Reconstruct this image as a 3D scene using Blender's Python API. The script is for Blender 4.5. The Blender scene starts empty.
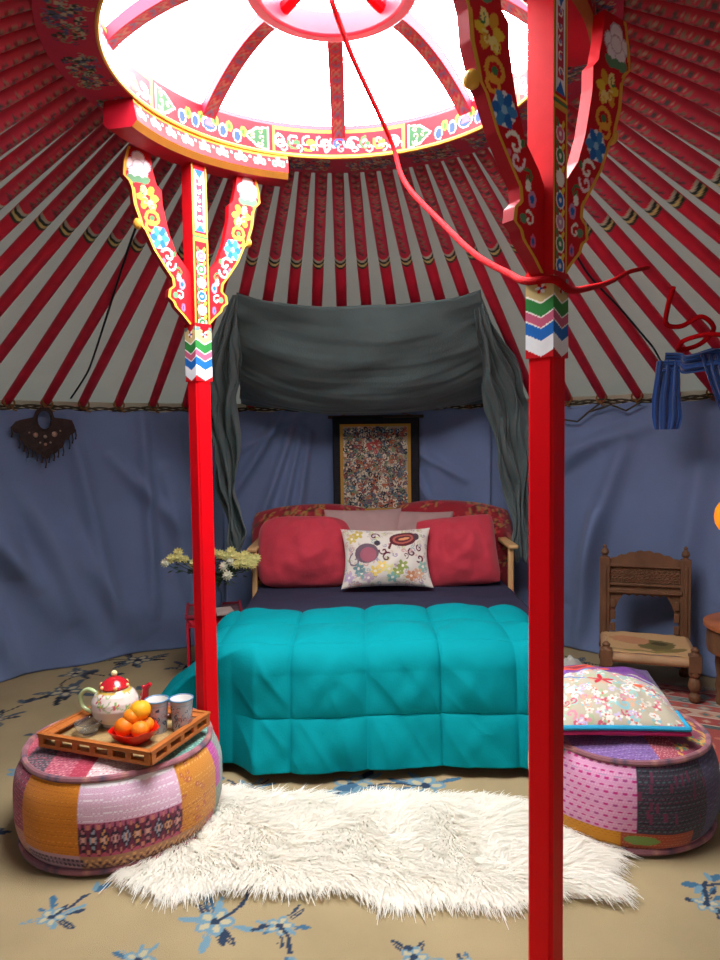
import bpy, math, random
import numpy as np
from math import sin, cos, pi, radians as RAD
from mathutils import Vector, Matrix, noise as mnoise
random.seed(7); rng = np.random.default_rng(11)
COL = bpy.context.scene.collection
CX, CY = -.07, 2.28            # centre of the yurt (the camera stands at x = 0, y = 0)
RW, HW = 2.80, 1.65            # wall radius and height
RI, RO, ZR = .70, .86, 2.57    # crown ring: inner, outer radius, underside height

# ------------------------------------------------------------------ colour
def lin(c):
    if isinstance(c, str):
        c = c.lstrip('#'); c = [int(c[i:i+2], 16)/255 for i in (0, 2, 4)]
    return tuple(x/12.92 if x <= .04045 else ((x+.055)/1.055)**2.4 for x in c)

_m = {}
def mat(name, col=None, rough=.7, bump=0, bscale=60, var=0, vscale=8, attr=False, spec=.3, metal=0,
        trans=0, emit=0, sheen=0, stretch=None, coat=0):
    """principled material: flat or attribute colour, noise variation and noise bump"""
    if name in _m: return _m[name]
    m = bpy.data.materials.new(name); m.use_nodes = True
    nt = m.node_tree; N = nt.nodes; L = nt.links; b = N['Principled BSDF']
    b.inputs['Roughness'].default_value = rough
    b.inputs['Specular IOR Level'].default_value = spec
    b.inputs['Metallic'].default_value = metal
    b.inputs['Transmission Weight'].default_value = trans
    b.inputs['Sheen Weight'].default_value = sheen
    b.inputs['Coat Weight'].default_value = coat
    tc = N.new('ShaderNodeTexCoord'); mp = N.new('ShaderNodeMapping')
    L.new(tc.outputs['Object'], mp.inputs['Vector'])
    if stretch: mp.inputs['Scale'].default_value = stretch
    if attr:
        a = N.new('ShaderNodeAttribute'); a.attribute_name = 'Col'; src = a.outputs['Color']
    else:
        a = N.new('ShaderNodeRGB'); a.outputs[0].default_value = (*lin(col), 1); src = a.outputs[0]
    if var:
        n = N.new('ShaderNodeTexNoise'); n.inputs['Scale'].default_value = vscale; n.inputs['Detail'].default_value = 6
        L.new(mp.outputs[0], n.inputs['Vector'])
        r = N.new('ShaderNodeMapRange'); r.inputs['From Min'].default_value = .3; r.inputs['From Max'].default_value = .7
        r.inputs['To Min'].default_value = 1-var; r.inputs['To Max'].default_value = 1+var
        L.new(n.outputs['Fac'], r.inputs['Value'])
        mx = N.new('ShaderNodeVectorMath'); mx.operation = 'SCALE'
        L.new(src, mx.inputs[0]); L.new(r.outputs[0], mx.inputs['Scale']); src = mx.outputs[0]
    L.new(src, b.inputs['Base Color'])
    if bump:
        n2 = N.new('ShaderNodeTexNoise'); n2.inputs['Scale'].default_value = bscale; n2.inputs['Detail'].default_value = 4
        L.new(mp.outputs[0], n2.inputs['Vector'])
        bp = N.new('ShaderNodeBump'); bp.inputs['Strength'].default_value = bump; bp.inputs['Distance'].default_value = .01
        L.new(n2.outputs['Fac'], bp.inputs['Height']); L.new(bp.outputs[0], b.inputs['Normal'])
    if emit:
        b.inputs['Emission Strength'].default_value = emit; L.new(src, b.inputs['Emission Color'])
    _m[name] = m
    return m

# ------------------------------------------------------------------ canvas: a pattern computed in metres, stored as vertex colours
class Canvas:
    def __init__(s, w, h, ppm, bg):
        s.w, s.h, s.p = w, h, ppm
        s.a = np.empty((max(2, int(h*ppm)), max(2, int(w*ppm)), 3), np.float32); s.a[:] = lin(bg)
    def _win(s, x0, y0, x1, y1):
        H, W = s.a.shape[:2]
        i0, i1 = max(0, int(x0*s.p)-1), min(W, int(x1*s.p)+2); j0, j1 = max(0, int(y0*s.p)-1), min(H, int(y1*s.p)+2)
        if i0 >= i1 or j0 >= j1: return None
        X, Y = np.meshgrid((np.arange(i0, i1)+.5)/s.p, (np.arange(j0, j1)+.5)/s.p)
        return X, Y, (slice(j0, j1), slice(i0, i1))
    def ell(s, cx, cy, rx, ry, col, rot=0, hole=0):
        r = max(rx, ry); w = s._win(cx-r, cy-r, cx+r, cy+r)
        if not w: return
        X, Y, sl = w; c, n = cos(rot), sin(rot); dx, dy = X-cx, Y-cy
        q = ((dx*c+dy*n)/rx)**2+((-dx*n+dy*c)/ry)**2
        s.a[sl][(q <= 1) & (q >= hole*hole)] = lin(col)
    def rect(s, x0, y0, x1, y1, col):
        w = s._win(x0, y0, x1, y1)
        if not w: return
        X, Y, sl = w; s.a[sl][(X >= x0) & (X <= x1) & (Y >= y0) & (Y <= y1)] = lin(col)
    def line(s, pts, wd, col):
        for (xa, ya), (xb, yb) in zip(pts, pts[1:]):
            w = s._win(min(xa, xb)-wd, min(ya, yb)-wd, max(xa, xb)+wd, max(ya, yb)+wd)
            if not w: continue
            X, Y, sl = w; dx, dy = xb-xa, yb-ya; L = dx*dx+dy*dy+1e-12
            t = np.clip(((X-xa)*dx+(Y-ya)*dy)/L, 0, 1)
            s.a[sl][(X-xa-t*dx)**2+(Y-ya-t*dy)**2 <= (wd/2)**2] = lin(col)
    def poly(s, pts, col):
        xs = [p[0] for p in pts]; ys = [p[1] for p in pts]; w = s._win(min(xs), min(ys), max(xs), max(ys))
        if not w: return
        X, Y, sl = w; ins = np.zeros(X.shape, bool); n = len(pts)
        for i in range(n):
            (xa, ya), (xb, yb) = pts[i], pts[(i+1) % n]
            if ya == yb: continue
            ins ^= ((ya > Y) != (yb > Y)) & (X < (xb-xa)*(Y-ya)/(yb-ya)+xa)
        s.a[sl][ins] = lin(col)
    def flower(s, cx, cy, r, cols, n=6, rot=0):
        for k in range(n):
            a = rot+2*pi*k/n; s.ell(cx+.6*r*cos(a), cy+.6*r*sin(a), .45*r, .3*r, cols[k % max(1, len(cols)-1)], a)
        s.ell(cx, cy, .25*r, .25*r, cols[-1])
    def scroll(s, cx, cy, r, col, rot=0, w=.3):
        pts = [(cx+r*(1-k/16)*cos(rot+k*.42), cy+r*(1-k/16)*sin(rot+k*.42)) for k in range(15)]
        s.line(pts, r*w, col)
    def at(s, x, y):
        H, W = s.a.shape[:2]
        i = np.clip((np.asarray(x)*s.p).astype(int), 0, W-1); j = np.clip((np.asarray(y)*s.p).astype(int), 0, H-1)
        return s.a[j, i]

# ------------------------------------------------------------------ mesh building
class MB:
    def __init__(s): s.V = []; s.F = []; s.C = []; s.n = 0; s.hascol = False
    def add(s, V, F, C=None):
        V = np.asarray(V, float).reshape(-1, 3)
        s.V.append(V)
        s.F += [tuple(int(i)+s.n for i in f) for f in F] if not isinstance(F, np.ndarray) else (F+s.n).tolist()
        if C is None: C = np.ones((len(V), 3))
        else: s.hascol = True; C = np.broadcast_to(np.asarray(C, float), (len(V), 3))
        s.C.append(C); s.n += len(V); return s
    def grid(s, P, C=None, cu=False, cv=False, flip=False):
        """P: (nv, nu, 3)"""
        nv, nu = P.shape[:2]
        idx = np.arange(nv*nu).reshape(nv, nu)
        if cu: idx = np.concatenate([idx, idx[:, :1]], 1)
        if cv: idx = np.concatenate([idx, idx[:1]], 0)
        F = np.stack([idx[:-1, :-1], idx[:-1, 1:], idx[1:, 1:], idx[1:, :-1]], -1).reshape(-1, 4)
        if flip: F = F[:, ::-1]
        return s.add(P.reshape(-1, 3), F, None if C is None else np.asarray(C).reshape(-1, 3))
    def box(s, c, sz, rz=0, C=None, M=None):
        x, y, z = (d/2 for d in sz)
        V = np.array([(a, b, d) for a in (-x, x) for b in (-y, y) for d in (-z, z)])
        if rz: V = V @ np.array([[cos(rz), sin(rz), 0], [-sin(rz), cos(rz), 0], [0, 0, 1]])
        if M is not None: V = np.array([tuple(M @ Vector(v)) for v in V])
        V = V+np.array(c)
        return s.add(V, [(0, 1, 3, 2), (4, 6, 7, 5), (0, 4, 5, 1), (2, 3, 7, 6), (0, 2, 6, 4), (1, 5, 7, 3)], C)
    def tube(s, pts, r, seg=8, C=None, closed=False, cap=True):
        pts = [Vector(p) for p in pts]; n = len(pts)
        rs = r if hasattr(r, '__len__') else [r]*n
        rings = []; ref = None
        for i, p in enumerate(pts):
            a = pts[(i-1) % n] if closed or i > 0 else p; b = pts[(i+1) % n] if closed or i < n-1 else p
            t = (b-a).normalized()
            if ref is None: ref = t.orthogonal().normalized()
            ref = (ref-t*ref.dot(t)); ref = ref.normalized() if ref.length > 1e-6 else t.orthogonal().normalized()
            bi = t.cross(ref)
            rings.append([p+(ref*cos(2*pi*k/seg)+bi*sin(2*pi*k/seg))*rs[i] for k in range(seg)])
        P = np.array([[tuple(v) for v in rr] for rr in rings])
        s.grid(P, None if C is None else np.broadcast_to(np.array(C, float), P.shape), cu=True, cv=closed)
        if cap and not closed:
            b0 = s.n-n*seg
            s.F.append(tuple(b0+k for k in range(seg))[::-1]); s.F.append(tuple(b0+(n-1)*seg+k for k in range(seg)))
        return s
    def lathe(s, prof, seg=32, c=(0, 0, 0), C=None, flut=None, cap=True):
        P = np.zeros((len(prof), seg, 3)); th = np.arange(seg)*2*pi/seg
        for i, (r, z) in enumerate(prof):
            rr = r*(1+(flut(th, i/len(prof)) if flut else 0))
            P[i, :, 0] = c[0]+rr*np.cos(th); P[i, :, 1] = c[1]+rr*np.sin(th); P[i, :, 2] = c[2]+z
        s.grid(P, None if C is None else (C(P, th) if callable(C) else np.broadcast_to(np.array(C, float), P.shape)), cu=True)
        b0 = s.n-len(prof)*seg
        if cap:
            s.F.append(tuple(b0+k for k in range(seg))[::-1]); s.F.append(tuple(b0+(len(prof)-1)*seg+k for k in range(seg)))
        return s
    def ball(s, c, r, C=None, seg=12, nv=8, sc=(1, 1, 1)):
        P = np.zeros((nv+1, seg, 3))
        for i in range(nv+1):
            a = -pi/2+pi*(i*.998+.001*nv)/nv; th = np.arange(seg)*2*pi/seg
            P[i, :, 0] = c[0]+r*sc[0]*cos(a)*np.cos(th); P[i, :, 1] = c[1]+r*sc[1]*cos(a)*np.sin(th); P[i, :, 2] = c[2]+r*sc[2]*sin(a)
        return s.grid(P, None if C is None else np.broadcast_to(np.array(C, float), P.shape), cu=True)
    def build(s, name, m, parent=None, loc=None, smooth=True, bevel=0, solid=0, angle=40, subsurf=0):
        me = bpy.data.meshes.new(name); V = np.concatenate(s.V)
        me.from_pydata(V.tolist(), [], s.F); me.update()
        if s.hascol:
            at = me.color_attributes.new('Col', 'FLOAT_COLOR', 'POINT')
            C = np.ones((len(V), 4), np.float32); C[:, :3] = np.concatenate(s.C); at.data.foreach_set('color', C.ravel())
        me.materials.append(m)
        if smooth:
            me.shade_smooth()
            if smooth != 'full': me.set_sharp_from_angle(angle=RAD(angle))
        o = bpy.data.objects.new(name, me); COL.objects.link(o)
        if loc is not None: o.location = loc
        if parent: o.parent = parent
        if solid:
            d = o.modifiers.new('s', 'SOLIDIFY'); d.thickness = solid; d.offset = 0
        if bevel:
            b = o.modifiers.new('b', 'BEVEL'); b.width = bevel; b.segments = 2; b.limit_method = 'ANGLE'; b.angle_limit = RAD(35)
        if subsurf:
            b = o.modifiers.new('u', 'SUBSURF'); b.levels = b.render_levels = subsurf
        return o

def tag(o, label=None, cat=None, group=None, kind=None):
    if label: o['label'] = label
    if cat: o['category'] = cat
    if group: o['group'] = group
    if kind: o['kind'] = kind
    return o
def thing(name, label, cat, loc=(0, 0, 0), rz=0, group=None):
    o = bpy.data.objects.new(name, None); COL.objects.link(o); o.location = loc; o.rotation_euler = (0, 0, rz)
    o.empty_display_size = .05
    return tag(o, label, cat, group)
def copy_tree(o, parent=None):
    c = o.copy(); COL.objects.link(c); c.parent = parent
    for ch in [x for x in list(COL.objects) if x.parent == o]: copy_tree(ch, c)
    return c
def nz(x, y, z=0, sc=1.): return mnoise.noise(Vector((x*sc, y*sc, z*sc)))
def nzgrid(P, sc, off=0):
    flat = P.reshape(-1, 3); return np.array([mnoise.noise(Vector((p[0]*sc+off, p[1]*sc, p[2]*sc))) for p in flat]).reshape(P.shape[:-1])
def smooth_path(pts, n=10):
    out = []; P = [Vector(p) for p in pts]
    for i in range(len(P)-1):
        a, b, c, d = P[max(0, i-1)], P[i], P[i+1], P[min(len(P)-1, i+2)]
        for k in range(n):
            t = k/n
            out.append(.5*((2*b)+(c-a)*t+(2*a-5*b+4*c-d)*t*t+(3*b-a-3*c+d)*t**3))
    out.append(P[-1]); return out
def polar(az, R, z): return (CX+R*sin(az), CY+R*cos(az), z)

# ------------------------------------------------------------------ the colours of the paintwork
RED, DRED, GOLD, WHT, BLU, GRN, PNK, ORG = '#b80d1c', '#8e1020', '#d9a441', '#f0ece4', '#1f66b8', '#3f7a4a', '#d9668a', '#e07828'
m_red = mat('red_lacquer', '#dc0010', rough=.5, bump=.06, bscale=40, var=.07, vscale=6, spec=.15, stretch=(1, 1, .15))
m_raft = mat('red_rafter_paint', '#b2142a', rough=.5, var=.12, vscale=12, attr=True)
m_paint = mat('painted_ornament', attr=True, rough=.5, spec=.15, var=.05, vscale=30)
m_felt = mat('roof_canvas', '#98948a', rough=.95, bump=.3, bscale=150, var=.06, vscale=4)
def translucent(m, fac, col):      # daylight soaking through the canvas
    N, L = m.node_tree.nodes, m.node_tree.links; out = N['Material Output']; b = N['Principled BSDF']
    t = N.new('ShaderNodeBsdfTranslucent'); t.inputs['Color'].default_value = (*lin(col), 1)
    mx = N.new('ShaderNodeMixShader'); mx.inputs[0].default_value = fac
    L.new(b.outputs[0], mx.inputs[1]); L.new(t.outputs[0], mx.inputs[2]); L.new(mx.outputs[0], out.inputs['Surface'])
translucent(m_felt, .0055, '#dce0d4')
m_wallfelt = mat('wall_felt', '#b9ad98', rough=.95, var=.08)
m_cloth = mat('patterned_cloth', attr=True, rough=.9, bump=.35, bscale=260, sheen=.2)

# ================================================================== SETTING
def floor():
    x0, y0, W, H, st = -2.95, -.75, 5.8, 6.0, .008
    cv = Canvas(W, H, 1/.003, '#a4916c')
    B1, B2, B3 = '#3c6480', '#6a8c9c', '#26364c'
    def leaf(x, y, a, l, w, c): cv.ell(x-x0+l/2*cos(a), y-y0+l/2*sin(a), l/2, w/2, c, a)
    def spray(x, y, r, seed, c1=B1, c2=B2, c3=B3):
        q = random.Random(seed)
        for k in range(9):
            a = q.uniform(0, 2*pi); d = q.uniform(0, .35)*r
            l_ = r*q.uniform(.3, .55); w_ = r*q.uniform(.10, .17); leaf(x+d*cos(a), y+d*sin(a)*.8, a+q.uniform(-.4, .4), l_, w_, q.choice((c1, c2, c2, c3))); cv.line([(x+d*cos(a)-x0, y+d*sin(a)*.8-y0), (x+(d+l_*.8)*cos(a)-x0, y+(d*.8+l_*.8)*sin(a)-y0)], .004, '#a4916c')
        for k in range(5):
            a = 2*pi*k/5; cv.ell(x-x0+.17*r*cos(a), y-y0+.17*r*sin(a), .15*r, .11*r, c2, a)
            cv.ell(x-x0+.17*r*cos(a), y-y0+.17*r*sin(a), .09*r, .06*r, '#b3a888', a)
        cv.ell(x-x0, y-y0, .08*r, .08*r, c3)
        px, py = x, y; a = q.uniform(0, 2*pi); pts = []
        for k in range(8):
            pts.append((px-x0, py-y0)); px += r*.13*cos(a); py += r*.13*sin(a); a += q.uniform(-.5, .5)
        cv.line(pts, .012, c3)
        leaf(px, py, a, r*.4, r*.2, c1); leaf(px, py, a+.9, r*.35, r*.15, c2)
    # the sprays one can place in front and at the left, then the same pattern over the rest of the carpet
    spots = [(-.44, 1.97, .19), (-.25, 1.95, .13), (.13, 1.82, .13), (.27, 1.79, .09), (-.93, 2.0, .14), (-.62, 1.82, .15), (-.05, 2.77, .28), (.25, 2.76, .26), (-.45, 2.76, .15), (1.02, 2.02, .13), (1.2, 2.1, .15),
             (-1.36, 2.9, .25), (-1.45, 2.5, .22), (-1.68, 3.9, .3), (-1.35, 3.72, .2), (-1.9, 3.5, .22), (-1.5, 3.3, .2), (-1.15, 3.25, .2),
             (-1.1, 4.3, .22), (-1.45, 4.45, .3), (-1.75, 4.2, .22), (-.9, 4.6, .2), (1.15, 3.6, .2), (1.3, 4.3, .2), (1.5, 1.7, .25), (1.7, 2.3, .25)]
    for i, (x, y, r) in enumerate(spots):
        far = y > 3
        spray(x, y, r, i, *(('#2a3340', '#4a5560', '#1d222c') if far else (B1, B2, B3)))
    q = random.Random(3)
    for k in range(60):
        x, y = q.uniform(-2.8, 2.8), q.uniform(-.6, 5)
        if all((x-a)**2+(y-b)**2 > (.28+r)**2 for a, b, r in spots) and not (.9 > x > -1 and 1.5 < y < 4.9) and not (abs(x) < 1.2 and 1.5 < y < 2.2):
            spray(x, y, q.uniform(.12, .22), 100+k); spots.append((x, y, .2))
    xs = np.concatenate([np.arange(x0, -1.6, .012), np.arange(-1.6, 1.6, .0055), np.arange(1.6, x0+W, .012)]); ys = np.concatenate([np.arange(y0, 1.4, .02), np.arange(1.4, 3, .0055), np.arange(3, y0+H, .010)])
    nx, ny = len(xs)-1, len(ys)-1; X, Y = np.meshgrid(xs, ys)
    # only the round inside the wall
    P = np.stack([X, Y, np.zeros_like(X)], -1)
    C = cv.at(X-x0, Y-y0)
    F = np.arange((nx+1)*(ny+1)).reshape(ny+1, nx+1)
    F = np.stack([F[:-1, :-1], F[:-1, 1:], F[1:, 1:], F[1:, :-1]], -1).reshape(-1, 4)
    ctr = ((X[:-1, :-1]-CX)**2+(Y[:-1, :-1]-CY)**2).ravel() < 2.95**2
    mb = MB(); mb.add(P, F[ctr], C.reshape(-1, 3))
    o = mb.build('floor', mat('carpet', attr=True, rough=.95, bump=.5, bscale=350, var=.1, vscale=3), smooth=False)
    tag(o, kind='structure')
    g = MB(); g.box((CX, CY, -.06), (14, 14, .1)); tag(g.build('floor', mat('ground_outside', '#8a8068', rough=1, var=.2)), kind='structure')
floor()

DOOR_SHUT = .93
DOOR = (RAD(180-11), RAD(180+11))     # doorway behind the camera
def shell():
    a0, a1 = DOOR[1]-2*pi, DOOR[0]
    az = np.linspace(a0, a1, 160); z = np.array([0, HW+.02])
    P = np.array([[polar(a, RW+.07, zz) for a in az] for zz in z])
    tag(MB().grid(P).build('wall_back', m_wallfelt, solid=.03), kind='structure')
    P = np.array([[polar(a, RW+.07, zz) for a in np.linspace(DOOR[0], DOOR[1], 12)] for zz in (1.42, HW+.02)])
    tag(MB().grid(P).build('wall_front', m_wallfelt, solid=.03), kind='structure')
    # roof cone over the rafters
    prof = [(RW+.12, HW-.02), (RW+.02, HW+.06), (RO+.02, ZR+.12), (RO-.02, ZR+.14)]
    n = 144
    P = np.array([[polar(2*pi*k/n, r-(.012 if k % 2 and 0 < i < 3 else 0), z) for k in range(n)] for i, (r, z) in enumerate(prof)])
    tag(MB().grid(P, cu=True).build('ceiling', m_felt), kind='structure')
    # door frame and an unseen leaf, widened to cut the light from the doorway
    fr = MB(); mat('door_orange', '#b8541c', rough=.5)
    for a in DOOR:
        p = polar(a, RW+.07, .72); fr.box(p, (.07, .1, 1.44), -a)
    lf = MB(); lf.box((CX+(.53-.53*DOOR_SHUT), CY-RW-.07, .73), (1.06*DOOR_SHUT, .03, 1.38)); tag(lf.build('door_1', mat('door_orange'), bevel=.004), kind='structure')
    p = polar(pi, RW+.06, 1.44); fr.box(p, (1.14, .1, .07)); p = polar(pi, RW+.06, .03); fr.box(p, (1.1, .1, .05))
    tag(fr.build('door_1', mat('door_orange', '#b8541c', rough=.5), bevel=.006), kind='structure')
shell()

# ================================================================== CROWN
def crown():
    T = thing('crown_ring', 'large red painted wooden crown wheel ringing the open skylight', 'roof crown', (CX, CY, ZR))
    n = 1400; th = np.linspace(0, 2*pi, n, endpoint=False); H = .115
    Lc = 2*pi*RI
    cin = Canvas(Lc, H, 420, '#c41124')          # inner face
    Np = 8; w = Lc/Np
    for k in range(Np):
        x = (k+.0)*w
        if k % 2 == 0:       # scrollwork panel in white, green, blue on red with a yellow frame
            cin.rect(x+.004, .004, x+w-.004, H-.004, '#e8c44a'); cin.rect(x+.010, .012, x+w-.010, H-.012, '#c8182a')
            for j, c in enumerate((WHT, GRN, '#e9c53c', WHT, BLU, WHT, GRN, '#e9c53c', WHT)):
                xx = x+w*(j+.6)/9.3
                cin.scroll(xx-.012, .062, .024, WHT, .6*j); cin.scroll(xx, .055, .030, c, 2+j, .34); cin.scroll(xx+.014, .038, .018, '#f4d6c8', 4.+j)
                cin.ell(xx, .055, .008, .008, c)
        else:                # lotus panel: five buds, green clouds at the ends
            for sx, xx in ((1, x+.06), (-1, x+w-.06)):
                cin.poly([(xx-.045*sx, .01), (xx+.01*sx, .02), (xx+.06*sx, H/2), (xx+.01*sx, H-.02), (xx-.045*sx, H-.01)], '#e9e2cc')
                cin.poly([(xx-.038*sx, .016), (xx+.006*sx, .026), (xx+.05*sx, H/2), (xx+.006*sx, H-.026), (xx-.038*sx, H-.016)], '#2c6a3c')
                for sy in (.032, .056, .082): cin.scroll(xx-.012*sx, sy, .013, '#d8d0b8', sy*90, .3)
                cin.scroll(xx+.022*sx, .057, .012, '#d8d0b8', 1, .3)
            for j in range(-2, 3):
                xx = x+w/2+j*.062; yy = .066-.006*abs(j)
                cin.ell(xx, yy-.01, .034 if j == 0 else .019, .026, '#dfe6ee'); cin.ell(xx, yy-.012, .029 if j == 0 else .014, .021, '#2450a8')
                cin.ell(xx+.028, yy+.012, .015, .020, '#e9c53c'); cin.ell(xx+.028, yy+.010, .009, .013, '#3c7a2c')
            cin.poly([(x+w/2-.02, .05), (x+w/2, .095), (x+w/2+.02, .05)], '#d77a9c')
        cin.rect(x-.003, 0, x+.003, H, '#e8c44a')
    cin.rect(0, 0, Lc, .006, '#d9b24a')
    # underside: dull red with greyed green and blue cloud clusters
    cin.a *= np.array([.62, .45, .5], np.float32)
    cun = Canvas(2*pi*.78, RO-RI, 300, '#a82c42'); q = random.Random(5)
    for k in range(18):
        x = (k+.5)*2*pi*.78/18
        for j in range(52):
            cun.scroll(x+q.uniform(-.105, .105), .078+q.uniform(-.055, .055), q.uniform(.010, .018), q.choice(('#6f7d5e', '#8f9a80', '#3f5548', '#54607c', '#a08a60', '#38404c')), q.uniform(0, 6))
            cun.ell(x+q.uniform(-.09, .09), .08+q.uniform(-.045, .045), .008, .008, q.choice(('#26332c', '#404a6a', '#a39a80')))
    def ring_pts(r, z): return np.stack([r*np.sin(th), r*np.cos(th), np.full(n, z)], -1)
    mb = MB()
    hz = np.linspace(0, H, 30); P = np.array([ring_pts(RI, z) for z in hz]); u = th*RI
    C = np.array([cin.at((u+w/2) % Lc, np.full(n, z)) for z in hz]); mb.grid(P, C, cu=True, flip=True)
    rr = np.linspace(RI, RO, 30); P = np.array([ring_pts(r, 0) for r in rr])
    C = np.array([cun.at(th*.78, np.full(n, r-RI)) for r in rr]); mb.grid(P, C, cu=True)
    P = np.array([ring_pts(r, z) for r, z in ((RO, 0), (RO, H+.01), (RI+.01, H+.02), (RI, H))])
    mb.grid(P, np.broadcast_to(np.array(lin('#b01022')), P.shape), cu=True)
    mb.build('ring', m_paint, T, angle=30)
    lip = MB()
    lip.tube([(( RI-.004)*sin(a), (RI-.004)*cos(a), .002) for a in np.linspace(0, 2*pi, 160, endpoint=False)], .007, 6, closed=True)
    lip.build('gold_rim', mat('gold_paint', '#d6a23c', rough=.4), T)
    # spokes bowed up to the hub
    zt = .265; r0, r1 = .275, .195
    csp = Canvas(.06, .7, 420, '#8c2030')
    for k in range(22):
        y = .03+k*.031; csp.ell(.03, y, .014, .012, ('#6a5a4c', '#54485c', '#8a5a48')[k % 3]); csp.ell(.03, y, .006, .006, '#7c1626')
        csp.ell(.012, y+.015, .004, .007, '#7c5444'); csp.ell(.048, y+.015, .004, .007, '#5c4c48')
    for k in range(8):
        a = k*pi/4+.0; d = np.array([sin(a), cos(a)]); t = np.array([cos(a), -sin(a)])
        S = np.linspace(0, 1, 60); R = r0-.01+(RI+.03-r0+.01)*S; Z = .045+(zt-.045)*(np.cos(S*pi/2)**.8)
        U = np.linspace(-.028, .028, 12)
        P = np.array([[(R[i]*d[0]+x*t[0], R[i]*d[1]+x*t[1], Z[i]) for x in U] for i in range(60)])
        C = np.array([csp.at(U+.03, np.full(12, S[i]*.68)) for i in range(60)])
        s = MB(); s.grid(P, C, flip=True)
        h = .045
        cr = np.array(lin('#b8142a'))
        Pt = P.copy(); Pt[..., 2] += h; s.grid(Pt, np.broadcast_to(cr, Pt.shape))
        for j, fl in ((0, False), (-1, True)):
            Q = np.stack([P[:, j], Pt[:, j]], 1); s.grid(Q, np.broadcast_to(cr, Q.shape), flip=fl)
        s.build('spoke', m_paint, T, angle=30)
    hb = MB(); nn = 96; t2 = np.linspace(0, 2*pi, nn, endpoint=False)
    pr = [(r1+.035, zt-.035), (r0, zt-.035), (r0, zt+.05), (r1+.035, zt+.05)]
    hb.grid(np.array([[(r*sin(a), r*cos(a), z) for a in t2] for r, z in pr]), cu=True, cv=True, flip=True)
    hb.build('hub', mat('faded_red_wood', '#b3283a', rough=.5, var=.1, vscale=10), T, bevel=.008)
    hs = MB()
    for k in range(3):
        a = (k+1)*pi/4
        pts = [(x*sin(a), x*cos(a), zt+.01+.04*(1-(x/r0)**2)) for x in np.linspace(-r0+.02, r0-.02, 15)]
        hs.tube(pts, .022, 8)
    hs.build('hub_spoke', m_red, T)
    return T
crown()

# ================================================================== RAFTERS
CAMF = 700; PIT = RAD(3.26); ROLL = .013; EYE = 1.4
def proj(p):
    X, Y, Z = p; dz = Z-EYE; zc = Y*cos(PIT)-dz*sin(PIT)
    if zc < .05: return None
    up = dz*cos(PIT)+Y*sin(PIT); u, v = CAMF*X/zc, CAMF*up/zc
    return 360+u*cos(ROLL)-v*sin(ROLL), 480-(u*sin(ROLL)+v*cos(ROLL))
def make_rafter():
    T = thing('rafter', 'red roof rafter', 'rafter', (0, 0, 0))
    A, B = Vector((0, RO-.03, ZR+.05)), Vector((0, RW-.02, HW+.0)); d = B-A; Lr = d.length
    cv = Canvas(.08, Lr, 260, '#cc2038'); cv.rect(.010, 0, .070, .61, '#b42c42')
    for k in range(17):
        y = .04+k*.033; c = ('#6a6450', '#46403e', '#7c6854')[k % 3]
        cv.ell(.032, y, .011, .008, c); cv.ell(.048, y+.016, .011, .008, c); cv.ell(.04, y+.008, .008, .009, '#6c1822')
        cv.ell(.025, y+.013, .003, .003, '#9a8c74'); cv.ell(.055, y, .003, .003, '#9a8c74')
    y = .61
    for i, c in enumerate(('#b8b09a', '#1f2c26', '#c8b070', '#2c3428')):
        cv.poly([(0, y+i*.016), (.04, y+.02+i*.016), (.08, y+i*.016), (.08, y+.016+i*.016), (.04, y+.036+i*.016), (0, y+.016+i*.016)], c)
    nl = 240; S = np.concatenate([np.linspace(0, .42, 170), np.linspace(.43, 1, 20)])
    seg = 14; an = np.arange(seg)*2*pi/seg
    P = np.zeros((len(S), seg, 3)); C = np.zeros_like(P); nrm = Vector((0, -d.z, d.y)).normalized()
    for i, s in enumerate(S):
        w = .027+.003*sin(s*pi); c = A+d*s
        x = w*np.cos(an); y = .024*np.sin(an)
        P[i, :, 0] = c.x+x; P[i, :, 1] = c.y+nrm.y*y; P[i, :, 2] = c.z+nrm.z*y
        C[i] = cv.at(x+.04, np.full(seg, s*Lr)); C[i][np.sin(an) > .1] = lin('#cc2038')
    mb = MB(); mb.grid(P, C, cu=True); mb.F.append(tuple(range(seg))[::-1]); mb.F.append(tuple((len(S)-1)*seg+k for k in range(seg)))
    mb.build('beam', m_raft, T)
    kn = MB(); kn.tube([(.03*cos(a), RW-.07+.006*sin(3*a), HW-.0+.030*sin(a)) for a in np.linspace(0, 2*pi, 14, endpoint=False)], .006, 6, closed=True)
    kn.tube([(.0, RW-.09, HW-.02), (.012, RW-.1, HW-.045), (.03, RW-.1, HW-.05)], .005, 6)
    kn.build('lashing', mat('brown_cord', '#7a5230', rough=.9), T)
    return T
RPH = -.7
def rafters():
    first = make_rafter(); used = False
    for k in range(78):
        az = 2*pi*k/78+RAD(RPH)
        if az > pi: az -= 2*pi
        vis = 0
        for s in np.linspace(0, 1, 20):
            R = RO+(RW-RO)*s; z = ZR+.05+(HW-ZR-.05)*s
            q = proj(polar(az, R, z)); vis += q is not None and -70 < q[0] < 790 and -70 < q[1] < 970
        if vis < 1: continue
        o = copy_tree(first) if used else first; used = True
        o.location = (CX, CY, 0); o.rotation_euler = (0, 0, -az)
        dg = math.degrees(az)
        if abs(dg) < 19: lb, g = 'red rafter running up the back of the roof above the dark green canopy', 'rafters over the canopy'
        elif dg < 0 and dg > -48: lb, g = 'red rafter with painted upper end between left post and canopy side of roof', 'rafters back left of the roof'
        elif dg < 0: lb, g = 'red rafter crowding the crown ring at the far left of the roof', 'rafters far left of the roof'
        elif dg < 48: lb, g = 'red rafter with painted upper end between canopy and right side of the roof', 'rafters back right of the roof'
        else: lb, g = 'red rafter at the far right of the roof behind the near post', 'rafters far right of the roof'
        tag(o, lb, 'rafter', g)
rafters()
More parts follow.
